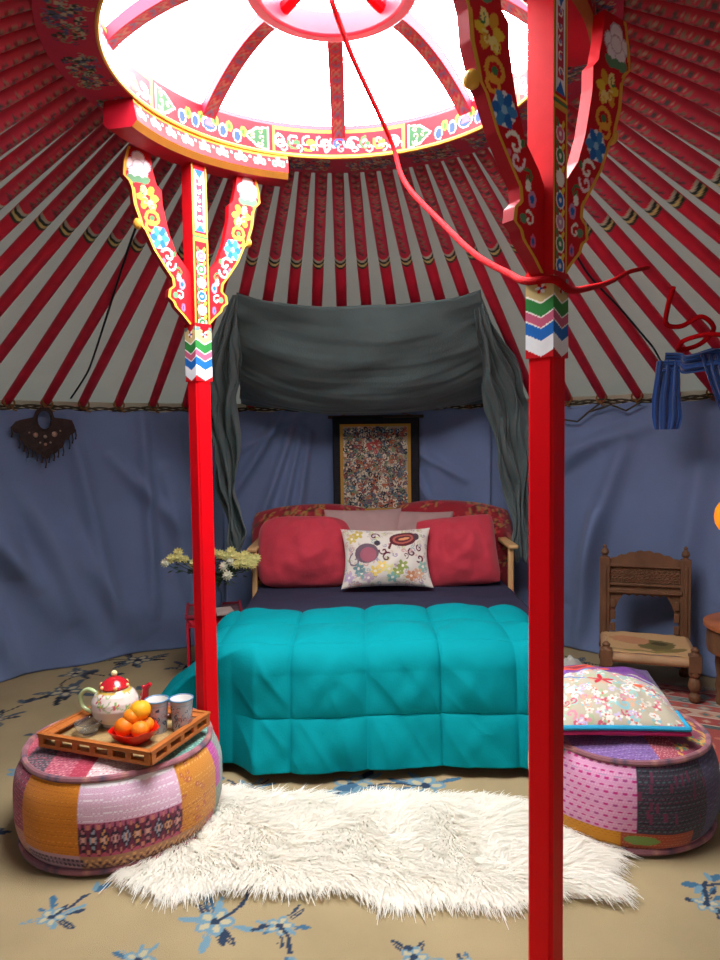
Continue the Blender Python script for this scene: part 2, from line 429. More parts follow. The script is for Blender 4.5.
def eave_rope():
    mb = MB()
    for k in range(3):
        mb.tube([polar(a, RW-.055+.008*sin(a*70+k*2), HW-.028+.012*sin(a*55+k*2.1)+.006*sin(a*23)) for a in np.linspace(-2.3, 2.3, 500)], .006, 5)
    tag(mb.build('rope', mat('dark_hair_rope', '#453c30', rough=1)), 'dark hair rope strung along the top of the wall under the rafter feet', 'rope')
eave_rope()

# ================================================================== POSTS
def post(zc=1.64, ch=.225, bs=.88):
    T = thing('post', 'far red post at the left, its painted brackets lit, standing beside the patchwork pouf', 'post')
    s = .069
    mb = MB()       # shaft with a shallow groove down each edge
    h = s/2; g = .008
    sec = [(-h, -h), (h-g*2, -h), (h-g*1.4, -h+.003), (h-g, -h), (h, -h), (h, h), (-h, h)]
    sec = [(-h+g, -h), (h-g, -h), (h-g*.6, -h+g*.6), (h, -h+g), (h, h-g), (h-g*.6, h-g*.6), (h-g, h), (-h+g, h), (-h+g*.6, h-g*.6), (-h, h-g), (-h, -h+g), (-h+g*.6, -h+g*.6)]
    P = np.array([[(x, y, z) for x, y in sec] for z in (0, .5, 1.0, zc+.01)]); mb.grid(P, cu=True)
    mb.F.append(tuple(range(12))[::-1]); mb.build('shaft', m_red, T, smooth=False)
    # chevron collar on all four faces
    cc = Canvas(.084, .241, 700, '#c4101c')
    def chev(y, hh, c):
        cc.poly([(0, y), (.042, y-.024), (.084, y), (.084, y+hh), (.042, y+hh-.024), (0, y+hh)], c)
    y = .026
    for c, hh in (('#e9eaee', .044), (BLU, .034), (WHT, .004), ('#c25a78', .026), (WHT, .004), ('#2f7d3c', .036), (WHT, .005), ('#c9b27c', .05)):
        chev(y, hh, c); y += hh
    cc.flower(.042, y-.035, .015, ('#c4101c', '#e9eaee', BLU), 6)
    cc.ell(.012, y-.012, .012, .008, '#6b8a8a', .6); cc.ell(.072, y-.012, .012, .008, '#6b8a8a', -.6)
    co = MB(); hh = .0375; zs = ch/.24
    z = np.linspace(0, .24, 120); x = np.linspace(-hh, hh, 44)
    for k in range(4):
        a = k*pi/2
        P = np.array([[(xx*cos(a)+hh*sin(a), xx*sin(a)-hh*cos(a), zc+zz*zs) for xx in x] for zz in z])
        C = np.array([cc.at(x+hh, np.full(44, zz)) for zz in z]); co.grid(P, C)
    for zz, fl in ((zc, True), (zc+ch, False)):
        P = np.array([[(a, b, zz) for a in (-hh, hh)] for b in (-hh, hh)]); co.grid(P, np.broadcast_to(lin('#c4101c'), P.shape), flip=fl)
    co.build('chevron_collar', m_paint, T, smooth=False)
    # upper shaft: radial faces painted, tangential faces plain red
    cu = Canvas(s, .70, 600, '#c4101c')
    cu.rect(0, 0, .007, .7, '#d9a441'); cu.rect(s-.007, 0, s, .7, '#d9a441')
    q = random.Random(2)
    for k in range(7):
        y = .03+k*.052; c = (BLU, GRN, '#c58ab0', BLU, WHT, GRN, PNK)[k]
        cu.ell(s/2, y, .021, .022, '#eee6dc'); cu.ell(s/2, y, .016, .017, c); cu.ell(s/2, y, .006, .006, WHT)
        cu.ell(s/2-.014, y+.024, .006, .011, GRN, .5); cu.ell(s/2+.014, y+.024, .006, .011, '#e9c53c', -.5)
    cu.rect(0, .395, s, .41, '#d9a441'); cu.rect(0, .41, s, .416, GRN); cu.rect(0, .42, s, .427, '#e9c53c')
    cu.rect(.012, .435, s-.012, .67, '#ece8ea'); cu.rect(.020, .47, s-.020, .635, '#c43048')
    for k in range(5): cu.scroll(s/2, .485+k*.035, .013, WHT, k); cu.ell(s/2, .485+k*.035, .005, .005, '#7c8cc0')
    cu.poly([(.012, .435), (s/2, .465), (s-.012, .435)], BLU); cu.poly([(.012, .67), (s/2, .635), (s-.012, .67)], BLU)
    up = MB(); z = np.linspace(0, .70, 260); x = np.linspace(-h, h, 34)
    for sg in (1, -1):
        P = np.array([[(xx*sg, -h*sg, 1.785+zz) for xx in x] for zz in z]); C = np.array([cu.at(x+h, np.full(34, zz)) for zz in z]); up.grid(P, C)
        P = np.array([[(h*sg, yy*sg, 1.785+zz) for yy in (-h, h)] for zz in (0, .70)]); up.grid(P, np.broadcast_to(lin('#c4101c'), P.shape))
    up.build('upper_shaft', m_paint, T, smooth=False)
    # bracket: outline from the post outward; v runs down from the capital
    outer = [(0, .30), (.10, .318), (.17, .322), (.20, .298), (.24, .287), (.33, .28), (.40, .262), (.44, .255), (.47, .235), (.58, .198), (.66, .158), (.73, .122), (.775, .118), (.80, .138), (.845, .142), (.87, .120), (.90, .112), (.95, .075), (1., .045)]
    inner = [(0, .205), (.10, .196), (.19, .180), (.22, .158), (.30, .156), (.40, .140), (.47, .128), (.58, .098), (.66, .05), (.70, .034), (1., .034)]
    zb = zc+ch-.005; Hb = 2.49-zb; K = Hb/.64
    cb = Canvas(.35, Hb, 500, '#c4101c')
    def mid(v): return (np.interp(v, *zip(*outer))+np.interp(v, *zip(*inner)))/2
    def at_(v, f): f(float(mid(v)), Hb*(1-v))
    def peony(x, y):
        for dx, dy, r in ((-.026, .0, .028), (.026, .0, .028), (0, .026, .030), (-.016, -.024, .026), (.018, -.024, .026), (0, 0, .026)):
            cb.ell(x+dx, y+dy, r, r*.9, '#c8b0c0'); cb.ell(x+dx, y+dy, r*.86, r*.76, '#f0eaf0')
        for dx in (-.03, 0, .03): cb.ell(x+dx, y-.05, .02, .013, '#5c8c68', dx*20)
    at_(.10, peony)
    def f2(x, y):
        cb.flower(x, y, .046, ('#e9c53c', '#f1dc8a', '#e0a030', '#c4101c'), 6); cb.scroll(x-.02, y-.03, .018, '#e9c53c', 2); cb.scroll(x+.025, y+.02, .014, GRN, 2)
    at_(.275, f2); at_(.30, lambda x, y: cb.scroll(x+.012, y, .016, '#f1dc8a', 1))
    at_(.39, lambda x, y: (cb.ell(x, y, .034, .030, '#e9a53c', 0, .6), cb.ell(x+.006, y-.03, .026, .022, '#e9a53c', 0, .55), cb.ell(x, y, .010, .010, GRN)))
    at_(.50, lambda x, y: (cb.ell(x, y, .038, .040, '#dfe6ee'), cb.flower(x, y, .042, (BLU, '#3a86c8', '#8fc0e0'), 6)))
    at_(.60, lambda x, y: (cb.scroll(x, y, .030, WHT, .5, .32), cb.scroll(x-.008, y-.032, .026, '#f0d8e4', 3, .32), cb.ell(x+.02, y-.02, .009, .009, PNK), cb.ell(x-.028, y+.01, .008, .010, GRN)))
    at_(.69, lambda x, y: (cb.scroll(x, y, .018, GRN, 1, .4), cb.ell(x, y-.02, .01, .014, WHT)))
    at_(.76, lambda x, y: (cb.ell(x, y, .014, .02, '#c58ab0'), cb.ell(x, y, .007, .01, BLU)))
    at_(.83, lambda x, y: (cb.scroll(x, y, .02, WHT, 1, .3), cb.ell(x+.02, y, .012, .012, '#5c8c68')))
    at_(.90, lambda x, y: (cb.ell(x, y, .010, .016, PNK), cb.ell(x, y, .005, .009, BLU)))
    nv, nu = 220, 34; V = np.linspace(0, 1, nv); U = np.linspace(0, 1, nu)
    xo = np.interp(V, *zip(*outer)); xi = np.interp(V, *zip(*inner))
    for sg in (1, -1):
        b = MB(); th = .017
        for sd in (1, -1):
            X = xi[:, None]+(xo-xi)[:, None]*U[None]; Z = np.broadcast_to((Hb*(1-V))[:, None], X.shape)
            C = cb.at(X, Z).copy(); C[(xo[:, None]-X) < .012] = lin('#e0a53c')
            P = np.stack([X*sg, np.full_like(X, -th*sd), Z+zb], -1); b.grid(P, C, flip=(sg*sd > 0))
        for xx, c, fl in ((xo, '#a8202c', 1), (xi, '#b80d1c', -1)):
            P = np.array([[(xx[i]*sg, y, Hb*(1-V[i])+zb) for y in np.linspace(-th, th, 3)] for i in range(nv)])
            b.grid(P, np.broadcast_to(lin(c), P.shape), flip=(sg*fl < 0))
        o = b.build('bracket', m_paint, T, angle=30); o.rotation_euler = (0, 0, RAD(-10)); o.scale = (bs, 1, 1)
        kb = MB(); kb.ball((.258*sg, 0, zb+Hb*.57), .021, seg=12); kb.build('gold_knob', mat('gold_paint'), o)
    # curved capital lying under the ring
    ca = RAD(30); th = np.linspace(-ca, ca, 180); rp = .76
    cf = Canvas(2*ca*RO+.05, .07, 420, '#c4101c')
    nx = 9; wx = 2*ca*.70/nx
    for k in range(nx+3):
        xx = (k+.5)*wx
        for dx, c in ((-.016, '#4c7a5c'), (0, '#d9a0b0'), (.016, '#4c7a5c')):
            cf.ell(xx+dx, .035-.004*abs(dx)*60, .011, .014, '#e4dccc'); cf.ell(xx+dx, .034-.004*abs(dx)*60, .007, .010, c)
        cf.ell(xx, .05, .008, .006, '#e4dccc'); cf.ell(xx+wx/2, .043, .005, .005, WHT)
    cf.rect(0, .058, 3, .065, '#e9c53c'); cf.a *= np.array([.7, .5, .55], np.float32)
    cp = MB(); 
    def rp_(r, a, z): return (r*sin(a), -(rp-r*cos(a))*-1-0, z)
    def strip(r0, z0, r1, z1, canvas=None, col=None, nr=18, fl=False):
        S = np.linspace(0, 1, nr)
        P = np.array([[((r0+(r1-r0)*q)*sin(a), (r0+(r1-r0)*q)*cos(a)-rp, z0+(z1-z0)*q) for a in th] for q in S])
        C = np.array([canvas.at((th+ca)*.70, np.full(len(th), q*.07)) for q in S]) if canvas else np.broadcast_to(lin(col), P.shape)
        cp.grid(P, C, flip=fl)
    strip(.675, 2.495, .690, 2.572, cf, fl=True)              # inner face
    strip(.805, 2.495, .800, 2.572, cf)              # outer face
    strip(.695, 2.475, .675, 2.495, None, '#a8702c', 3, True); strip(.785, 2.475, .805, 2.495, None, '#8e5a30', 3)
    strip(.695, 2.475, .785, 2.475, None, '#a81628', 5); strip(.685, 2.571, .80, 2.571, None, '#a81628', 3, True)
    for a, fl in ((-ca, False), (ca, True)):
        P = np.array([[(r*sin(a), r*cos(a)-rp, z) for r, z in ((.695, 2.475), (.785, 2.475))], [(r*sin(a), r*cos(a)-rp, z) for r, z in ((.675, 2.495), (.805, 2.495))], [(r*sin(a), r*cos(a)-rp, z) for r, z in ((.69, 2.571), (.80, 2.571))]])
        cp.grid(P, np.broadcast_to(lin('#a81628'), P.shape), flip=fl)
    cp.build('capital', m_paint, T, smooth=False)
    return T
pL = post()
azL, azR = RAD(-46.5), RAD(133.5)
def place_post(o, az, dxy):
    p = polar(az, .76, 0); o.location = (dxy[0], dxy[1], 0); o.rotation_euler = (0, 0, -az)
place_post(pL, azL, (-.635, 2.805))
pR = post(1.595, .205, 1); tag(pR, 'near red post at the right, tall in front of the cushion pouf, its bracket dark', 'post')
place_post(pR, azR, (.466, 1.745))

# ================================================================== CLOTH ON THE WALL
m_blue = mat('blue_grey_cotton', '#697a9e', rough=.85, bump=.15, bscale=120, var=.1, vscale=2.5, sheen=.15)
def curtain(a0, a1, r0, label, seed, creases, amp=.022, fine=16, bottom=None):
    q = random.Random(seed); n = max(60, int((a1-a0)*180/pi*3)); nz_ = 110
    A = np.linspace(a0, a1, n)[None]; Z = np.linspace(0.004, HW-.035, nz_)[:, None]
    R = np.full((nz_, n), r0)
    for k in range(4):
        f = q.uniform(.6, 1.4)*fine; ph = q.uniform(0, 6); sl = q.uniform(-.25, .25)
        R = R+1.5*amp*q.uniform(.15, .4)*np.sin(f*(A+sl*(Z-.8))+ph)*(1-.4*Z/HW)
    for (ca, cz, ea, ez, w, d) in creases:   # a ridge from one point of the wall to another
        dx, dy = (ea-ca)*2.7, ez-cz; L = dx*dx+dy*dy; X = (A-ca)*2.7; Y = Z-cz
        t = np.clip((X*dx+Y*dy)/L, 0, 1); D = np.sqrt((X-t*dx)**2+(Y-t*dy)**2)
        R = R-2.3*d*np.exp(-(D/w)**2)*np.sin(pi*np.clip(t*.9+.1, 0, 1))**.6
    bot = np.exp(-Z/.10); R = R-bot*(.03+.03*np.sin(A*fine*1.7+seed))
    top = np.broadcast_to(Z-.0, R.shape)
    sag = .012*np.abs(np.sin(A*36))*np.clip((Z-1.3)/.3, 0, 1)
    P = np.stack([CX+R*np.sin(A), CY+R*np.cos(A), top-sag], -1)
    o = MB().grid(P, flip=True).build('wall_curtain', m_blue, smooth='full', solid=.004)
    return tag(o, label, 'curtain')
q = random.Random(4)
cl = [(RAD(-62), 1.5, RAD(-44), .5, .05, .03), (RAD(-60), 1.45, RAD(-55), .3, .06, .03), (RAD(-75), 1.5, RAD(-52), .9, .05, .025), (RAD(-40), 1.6, RAD(-34), .1, .05, .03),
      (RAD(-46), 1.1, RAD(-36), .05, .07, .03), (RAD(-30), 1.6, RAD(-29), .2, .04, .03), (RAD(-52), .7, RAD(-47), .0, .06, .03), (RAD(-34), 1.3, RAD(-25), .8, .05, .025)]
cl += [(RAD(-58), 1.35, RAD(-40), .25, .10, .035), (RAD(-72), 1.3, RAD(-58), .15, .10, .03), (RAD(-44), 1.0, RAD(-30), .1, .09, .03), (RAD(-50), 1.5, RAD(-47), .6, .08, .03), (RAD(-27), 1.2, RAD(-23), .2, .06, .03)]
curtain(RAD(-150), RAD(-16), 2.735, 'blue grey cotton wall cloth on the left wall, behind the hanging leather ornament', 1, cl)
cb_ = [(RAD(-8), 1.55, RAD(-15), .7, .03, .03), (RAD(-7), 1.5, RAD(-12), .6, .025, .03), (RAD(-6), 1.45, RAD(-9), .6, .025, .03), (RAD(-10), 1.6, RAD(-18), 1.0, .03, .03), (RAD(-7), 1.6, RAD(-18), 1.3, .03, .02),
       (RAD(6), 1.55, RAD(8), .8, .025, .035), (RAD(6), 1.5, RAD(12), .95, .025, .035), (RAD(7), 1.4, RAD(18), 1.1, .03, .02), (RAD(10), 1.6, RAD(14), .8, .06, .02)]
curtain(RAD(-19), RAD(21), 2.70, 'gathered blue grey cloth on the back wall behind the bed and the tapestry', 2, cb_, amp=.03, fine=26)
cr_ = [(RAD(24), 1.2, RAD(44), 1.5, .05, .03), (RAD(24), 1.05, RAD(36), 1.35, .05, .03), (RAD(40), 1.4, RAD(32), .3, .06, .035), (RAD(30), 1.0, RAD(27), .1, .04, .035), (RAD(36), .9, RAD(33), .0, .05, .04),
       (RAD(50), 1.5, RAD(46), .3, .07, .03), (RAD(60), 1.5, RAD(52), .4, .07, .03)]
curtain(RAD(18), RAD(150), 2.735, 'blue grey cotton wall cloth on the right wall, behind the carved chair', 3, cr_)

# ------------------------------------------------------------------ canopy of dark green cloth above the bed
m_green = mat('dark_green_gauze', '#51605f', rough=.9, bump=.25, bscale=90, var=.12, vscale=5, sheen=.2)
def roof_z(x, y): 
    R = math.hypot(x-CX, y-CY); return ZR+.05+(HW-ZR-.05)*(R-RO)/(RW-RO)
def canopy():
    T = thing('bed_canopy', 'dark green gauze cloth slung from the rafters above the bed, both sides hanging down', 'canopy', (0, 4.4, 1.6))
    o0 = Vector((0, 4.4, 1.6))
    nu, nv = 150, 90; P = np.zeros((nv, nu, 3))
    for j in range(nv):
        v = j/(nv-1)
        for i in range(nu):
            u = i/(nu-1); 
            xt = -.65+1.31*u; yt = 3.80; 
            xb = -.80+1.74*u; yb = 4.86-.10*abs(2*u-1)**2
            x = xt+(xb-xt)*v; y = yt+(yb-yt)*v
            zt = 2.195-.085*(1-(2*u-1)**2); zb = 1.655-.04*(1-(2*u-1)**2)
            z = zt+(zb-zt)*v
            sag = .22*sin(pi*v)**.9*(1-abs(2*u-1)**3*.6)
            z -= sag; y += .0
            ed = abs(2*u-1)
            w = .010*sin(6*v*pi+5*u*u+2*nz(u*3, v*2, 1))*(1-ed)+.020*nz(u*2.5, v*9, 4)+.006*nz(u*3, v*30, 9)+.012*nz(u*5+v*3, v*14, 7)
            w += .012*sin((v-abs(2*u-1)*.4)*26)*ed**3
            P[j, i] = (x-o0.x, y-o0.y+w, z-o0.z+w*.6)
    MB().grid(P).build('canopy_sheet', m_green, T, smooth='full', solid=.003)
    for sd in (-1, 1):
        path = ([(.64, 3.82, 2.19, .012), (.72, 3.98, 2.0, .06), (.84, 4.2, 1.82, .10), (.93, 4.36, 1.6, .14), (.97, 4.42, 1.35, .12), (1.0, 4.45, 1.1, .08), (1.03, 4.46, .8, .07), (1.02, 4.44, .62, .05)] if sd > 0 else
                [(-.66, 3.82, 2.19, .012), (-.73, 3.95, 2.0, .06), (-.80, 4.1, 1.82, .10), (-.86, 4.3, 1.6, .12), (-.84, 4.4, 1.35, .075), (-.84, 4.42, 1.1, .06), (-.80, 4.43, .85, .055), (-.80, 4.43, .70, .03)])
        s = np.linspace(0, 1, 120); c = np.array([np.interp(s, np.linspace(0, 1, len(path)), [p[k] for p in path]) for k in range(4)]).T
        nu = 110; U = np.linspace(-1, 1, nu); P = np.zeros((120, nu, 3))
        for i in range(120):
            for j, u in enumerate(U):
                fold = .040*sin(u*8+2.2*nz(u*2.0, i*.03, 5)*2+1.5*sin(i*.05)+sd)*min(1, i/18)+.014*sin(u*21+5*nz(u*3, i*.05, 8))*min(1, i/30)
                x = c[i, 0]+u*c[i, 3]+.015*sin(i*.17+u*3)*min(1, i/30)+.012*nz(i*.12, u*3); y = c[i, 1]+fold; z = c[i, 2]-.04*u*sd*0+.02*sin(u*9+i*.02)*(i/120)
                P[i, j] = (x-o0.x, y-o0.y, z-o0.z)
        MB().grid(P).build('side_drape', m_green, T, smooth='full', solid=.003)
canopy()

# ------------------------------------------------------------------ tapestry
def tapestry():
    T = thing('tapestry', 'framed embroidered tapestry with black border and gold edge hanging behind the pillows', 'tapestry', (.115, 4.86, .90))
    W, H = .60, .66
    mb = MB(); P = np.array([[(x, .015*sin(x*9)+.01*sin(z*7), z) for x in np.linspace(-W/2, W/2, 40)] for z in np.linspace(0, H, 30)])
    mb.grid(P).build('black_border', mat('black_brocade', '#1c1a20', rough=.8, bump=.3, bscale=200, var=.3, vscale=30), T, smooth='full', solid=.012)
    w, h = .49, .60; cv = Canvas(w, h, 700, '#a39680'); q = random.Random(9)
    for k in range(1500):
        x, y = q.uniform(.03, w-.03), q.uniform(.03, h-.03)
        c = q.choice(('#33343c', '#55586a', '#c9bca4', '#8a4a44', '#70805f', '#d8ccb4', '#4a6a78', '#2c2c34', '#b0603c'))
        if k % 3: cv.scroll(x, y, q.uniform(.009, .022), c, q.uniform(0, 6), .4)
        else: cv.ell(x, y, q.uniform(.004, .012), q.uniform(.004, .009), c, q.uniform(0, 3))
    for (x, y, r_, c) in ((.22, .45, .028, '#b04848'), (.26, .46, .024, '#a84444'), (.24, .42, .02, '#b85858'), (.2, .32, .022, '#8a5448'), (.28, .35, .022, '#9c6454'), (.3, .28, .02, '#9c6454'), (.23, .15, .024, '#8c4c44'), (.12, .44, .018, '#9c4850'), (.36, .42, .018, '#7c8464')):
        for k in range(7): cv.ell(x+q.uniform(-r_, r_), y+q.uniform(-r_, r_), r_*.5, r_*.3, c, q.uniform(0, 3))
        for k in range(5): cv.scroll(x+q.uniform(-r_, r_)*1.5, y+q.uniform(-r_, r_)*1.5, .010, q.choice(('#2c2c34', '#d8ccb4')), k)
    for xx in np.arange(.05, w-.04, .05): cv.flower(xx, h-.05, .018, ('#5a7c8c', '#2c3a48', '#d8ccb4'), 6)
    for (a, b, c, d) in ((0, 0, w, .016), (0, h-.016, w, h), (0, 0, .022, h), (w-.022, 0, w, h)): cv.rect(a, b, c, d, '#b08434')
    for k in range(40):
        cv.rect(.006, k*.015, .014, k*.015+.008, '#b08c4c'); cv.rect(w-.014, k*.015, w-.006, k*.015+.008, '#b08c4c')
    X = np.linspace(0, w, 260); Z = np.linspace(0, h, 320)
    P = np.array([[(x-w/2-.005, -.018+.012*sin((x-w/2)*9)+.01*sin((z+.02)*7), z+.01) for x in X] for z in Z]); C = np.array([cv.at(X, np.full(260, z)) for z in Z])
    MB().grid(P, C).build('embroidered_panel', m_cloth, T, smooth='full')
    r = MB(); r.tube([(-.33, 0, H), (.33, 0, H)], .011, 8); r.build('hanging_rod', mat('dark_brown_wood', '#3a2a20', rough=.6), T)
    c = MB(); c.tube([(-.28, 0, H), (0, .02, H+.07), (.28, 0, H)], .003, 5); c.build('cord', mat('brown_cord'), T)
tapestry()

# ================================================================== BED
BX0, BX1, BY0, BY1, BZ = -.62, .88, 2.98, 4.80, .50
m_tan = mat('light_pine', '#c49a68', rough=.55, var=.12, vscale=8, stretch=(8, 8, 1))
def bed():
    T = thing('bed', 'low double bed with thin light wood armrests, made up against the back wall', 'bed', (.13, 3.9, 0)); ox, oy = .13, 3.9
    b = MB(); b.box((0, 0, .17), (1.46, 1.78, .14)); b.build('base', mat('dark_brown_wood'), T, bevel=.01)
    l = [MB().box((sx*.68, sy*.82, .05), (.08, .08, .10)).build('leg', mat('dark_brown_wood'), T, bevel=.006) for sx in (-1, 1) for sy in (-1, 1)]
    m = MB(); m.box((0, 0, .36), (1.48, 1.80, .24)); m.build('mattress', mat('mattress_ticking', '#9c968c', rough=.9), T, bevel=.04)
    for sx in (-1, 1):
        a = MB(); x = sx*.775
        a.box((x, .30, .50), (.032, .035, .50), C=None); a.box((x, .83, .50), (.032, .035, .50)); a.box((x+sx*.01, .57, .748), (.06, .62, .026))
        a.build('armrest', m_tan, T, bevel=.008)
    h = MB(); pts = [(x, .885, .5+.35*(1-abs(x/.76)**3.)) for x in np.linspace(-.75, .75, 30)]
    P = np.array([[(x, .865, .45+(z-.45)*t) for (x, _, z) in pts] for t in np.linspace(0, 1, 6)])
    h.grid(P).build('headboard', mat('dark_brown_wood'), T, solid=.03)
bed()
def sheet():
    nx, ny = 150, 120; P = np.zeros((ny, nx, 3))
    for j in range(ny):
        for i in range(nx):
            s = -.95+1.90*i/(nx-1); y = 3.25+1.50*j/(ny-1); hw = .765
            if abs(s) <= hw-.03: x, z = s, BZ+.004
            else:
                d = abs(s)-(hw-.03); x = math.copysign(hw-.03+min(.03, d), s); z = BZ+.004-max(0, d-.015)
            x += .01*sin(y*9)*max(0, abs(s)-hw)*8
            z += .006*nz(x*4, y*5, 2)+.008*max(0, nz(x*2.2, y*6, 5))
            P[j, i] = (x+.13, y, z)
    tag(MB().grid(P).build('bed_sheet', mat('navy_cotton', '#2b2a40', rough=.9, bump=.2, bscale=80, var=.1), smooth='full', solid=.006), 'dark navy sheet spread over the bed between the pillows and the turquoise comforter', 'sheet')
sheet()
def comforter():
    ns, nt = 330, 260
    xL, xR, yF, zt = -.60, .73, 2.99, .515
    s0, s1, t0, t1 = -1.22, .90+.32, 0, 1.14
    P = np.zeros((nt, ns, 3)); q = .315
    yB = 3.60
    def drop(d, flare, rc=.09):
        L = rc*pi/2
        if d < L: a = d/rc; return rc*sin(a), rc*(1-cos(a))
        d -= L; k = 1/math.sqrt(1+flare*flare); zz = rc+d*k
        return rc+d*k*flare, zz
    for j in range(nt):
        t = t0+(t1-t0)*j/(nt-1)
        for i in range(ns):
            s = s0+(s1-s0)*i/(ns-1)
            yb = yB+.02*sin(s*5)
            ds = max(0, xL-s, s-xR); dt = max(0, t-(yB-yF)); d = math.hypot(ds, dt)
            x = min(max(s, xL), xR); y = yb-min(t, yB-yF)
            left = s < xL
            if d > 0:
                ca, sa = ds/d, dt/d; fl = (.95*ca if left else .08*ca)+.18*sa
                out, z = drop(d, fl); z = zt-z
                if z < .035:
                    out += (.035-z)*.6; z = .035
                x += (-1 if left else 1)*out*ca; y -= out*sa
                # the normal of the draped part
                k = min(1, d/.14); nrm = Vector(((-1 if left else 1)*ca*k, -sa*k, 1-k*.85)).normalized()
            else: z = zt; nrm = Vector((0, 0, 1))
            # quilted squares, 0.315 m each
            fs = (s+.30)/q; ft = (t-.30)/q
            a, b = abs(sin(pi*fs)), abs(sin(pi*ft))
            if t < .30: b = min(1, t/.05)**.5*1.0 if t < .15 else b*1+0
            puff = .036*(a**.35)*(b**.35)
            back = min(1, t/.07)**.5
            puff *= back
            wr = .018*nz(s*5, t*5, 3)+.010*nz(s*11+t*6, t*6, 8)
            # creases running down from the seams on the hanging face
            if dt > 0: wr += .034*(.5-abs(nz(s*7-t*4.5, t*2.0, 12)))**2*2.4*min(1, dt/.15)*.5+.018*nz(s*8-t*6, t*2.5, 15)*min(1, dt/.15)
            f = puff+wr*(a*b)**.3
            x += nrm.x*f; y += nrm.y*f
            if x < -.45: lim = 2.905+.02*nz(x*6, t*4, 3); k = min(1, (-.45-x)/.1); y = y+k*(max(y, lim)-y)
            P[j, i] = (x, y, max(.022, z+nrm.z*f-(.03*(1-back))))
    tag(MB().grid(P).build('comforter', mat('turquoise_cotton', '#00868e', rough=.85, bump=.12, bscale=110, var=.04, vscale=5, spec=.08), smooth='full', solid=.012), 'puffy turquoise quilted comforter over the foot of the bed, hanging to the floor', 'comforter')
comforter()

def pillow(name, label, loc, w, h, t, rot, m, canvas=None, group=None, cat='pillow', pip=None, nu=60, p=2.2, seed=0, back='#803040', droop=0, ears=.06, rnd=0, cor=0):
    """rot: (lean back from upright, spin in its plane, yaw)"""
    T = thing(name, label, cat, loc, 0, group) if pip else None
    U = np.linspace(-1, 1, nu); V = np.linspace(-1, 1, nu)
    uu, vv = np.meshgrid(U, V)
    e = np.abs(uu)**4*0+1
    X = uu*w/2*(1-ears*(1-np.abs(vv)**2)*np.abs(uu)**3); Z = vv*h/2*(1-ears*(1-np.abs(uu)**2)*np.abs(vv)**3)
    X = X*(1-cor*np.abs(vv)**5); Z = Z*(1-cor*np.abs(uu)**5)
    X = X*(1-rnd*.55*np.abs(vv)**3); Z = Z+rnd*h/2*(.8-np.abs(uu)**2.4)*np.clip(vv, -.15, 1)
    prof = ((1-np.abs(uu)**p)*(1-np.abs(vv)**p))**.5*(1+.12*(1-uu**2)*(1-vv**2))
    q = np.vectorize(lambda a, b: .14*mnoise.noise(Vector((a*1.6+seed, b*1.6, seed)))+.10*mnoise.noise(Vector((a*4.5+seed, b*3.0, seed+4))))(uu, vv)
    mb = MB()
    for sg in (-1, 1):
        Y = sg*t/2*prof*(1+q*1.6*sg)+droop*(Z/h)**2
        C = None
        if canvas is not None:
            C = canvas.at((uu+1)/2*canvas.w, (vv+1)/2*canvas.h) if sg < 0 else np.broadcast_to(lin(back), X.shape+(3,))
        mb.grid(np.stack([X, Y, Z], -1), C, flip=(sg > 0))
    o = mb.build('cover' if pip else name, m, T, smooth='full')
    a, b, c = rot
    M = Matrix.Rotation(c, 4, 'Z') @ Matrix.Rotation(-a, 4, 'X') @ Matrix.Rotation(b, 4, 'Y')
    tgt = T or o
    tgt.rotation_euler = M.to_euler(); tgt.location = loc
    if not T: tag(o, label, cat, group)
    if pip:
        ed = [(-1, v) for v in np.linspace(-.5, -1, 8)]+[(u, -1) for u in np.linspace(-1, 1, 40)][1:]+[(1, v) for v in np.linspace(-1, -.5, 8)][1:]
        for k, (col, off) in enumerate(pip):
            pp = MB(); pp.tube([(u*w/2*(1-ears*(1-v*v)*abs(u)**3), off+droop*(v*.5)**2, v*h/2*(1-ears*(1-u*u)*abs(v)**3)) for u, v in ed], .009, 7)
            pp.build('piping', mat('piping_'+str(col), col, rough=.8), T)
    return tgt
def brocade_canvas(seed):
    cv = Canvas(.8, .5, 380, '#8c1622'); q = random.Random(seed)
    for k in range(70):
        x, y = q.uniform(0, .8), q.uniform(0, .5)
        cv.flower(x, y, q.uniform(.02, .045), (q.choice(('#a8283a', '#b04434')), '#6a1018', '#96703c', '#5a4a2c'), 6, k)
        cv.scroll(x+.04, y+.02, .02, q.choice(('#a07838', '#b83038', '#4c3c28')), k, .25)
    cv.ell(.4, .25, .6, .4, '#5a3a26', 0, .93)
    return cv
pillow('back_cushion', 'red floral brocade back cushion leaning at the left behind the red pillow', (-.33, 4.62, .70), .84, .50, .26, (RAD(14), RAD(-2), 0), m_cloth, brocade_canvas(1), cat='cushion', back='#5a3a26', p=2.4, rnd=.24)
pillow('back_cushion', 'red floral brocade back cushion with brown edge leaning at the right end of the bed', (.60, 4.60, .70), .86, .52, .28, (RAD(14), RAD(3), 0), m_cloth, brocade_canvas(2), cat='cushion', back='#5a3a26', p=2.4, seed=3, rnd=.26)
m_rose = mat('rose_red_cotton', '#b3303f', rough=.85, bump=.2, bscale=70, var=.06, vscale=6, sheen=.2)
m_beige = mat('dusty_rose_linen', '#a38480', rough=.9, bump=.2, bscale=90, var=.06)
pillow('pillow', 'plain dusty beige pillow tucked behind the patterned one, left of centre', (.02, 4.42, .765), .50, .42, .14, (RAD(24), 0, RAD(3)), m_beige, seed=2)
pillow('pillow', 'plain dusty beige pillow tucked behind the patterned one, right of centre', (.34, 4.45, .75), .50, .42, .14, (RAD(26), RAD(2), RAD(-4)), m_beige, seed=8)
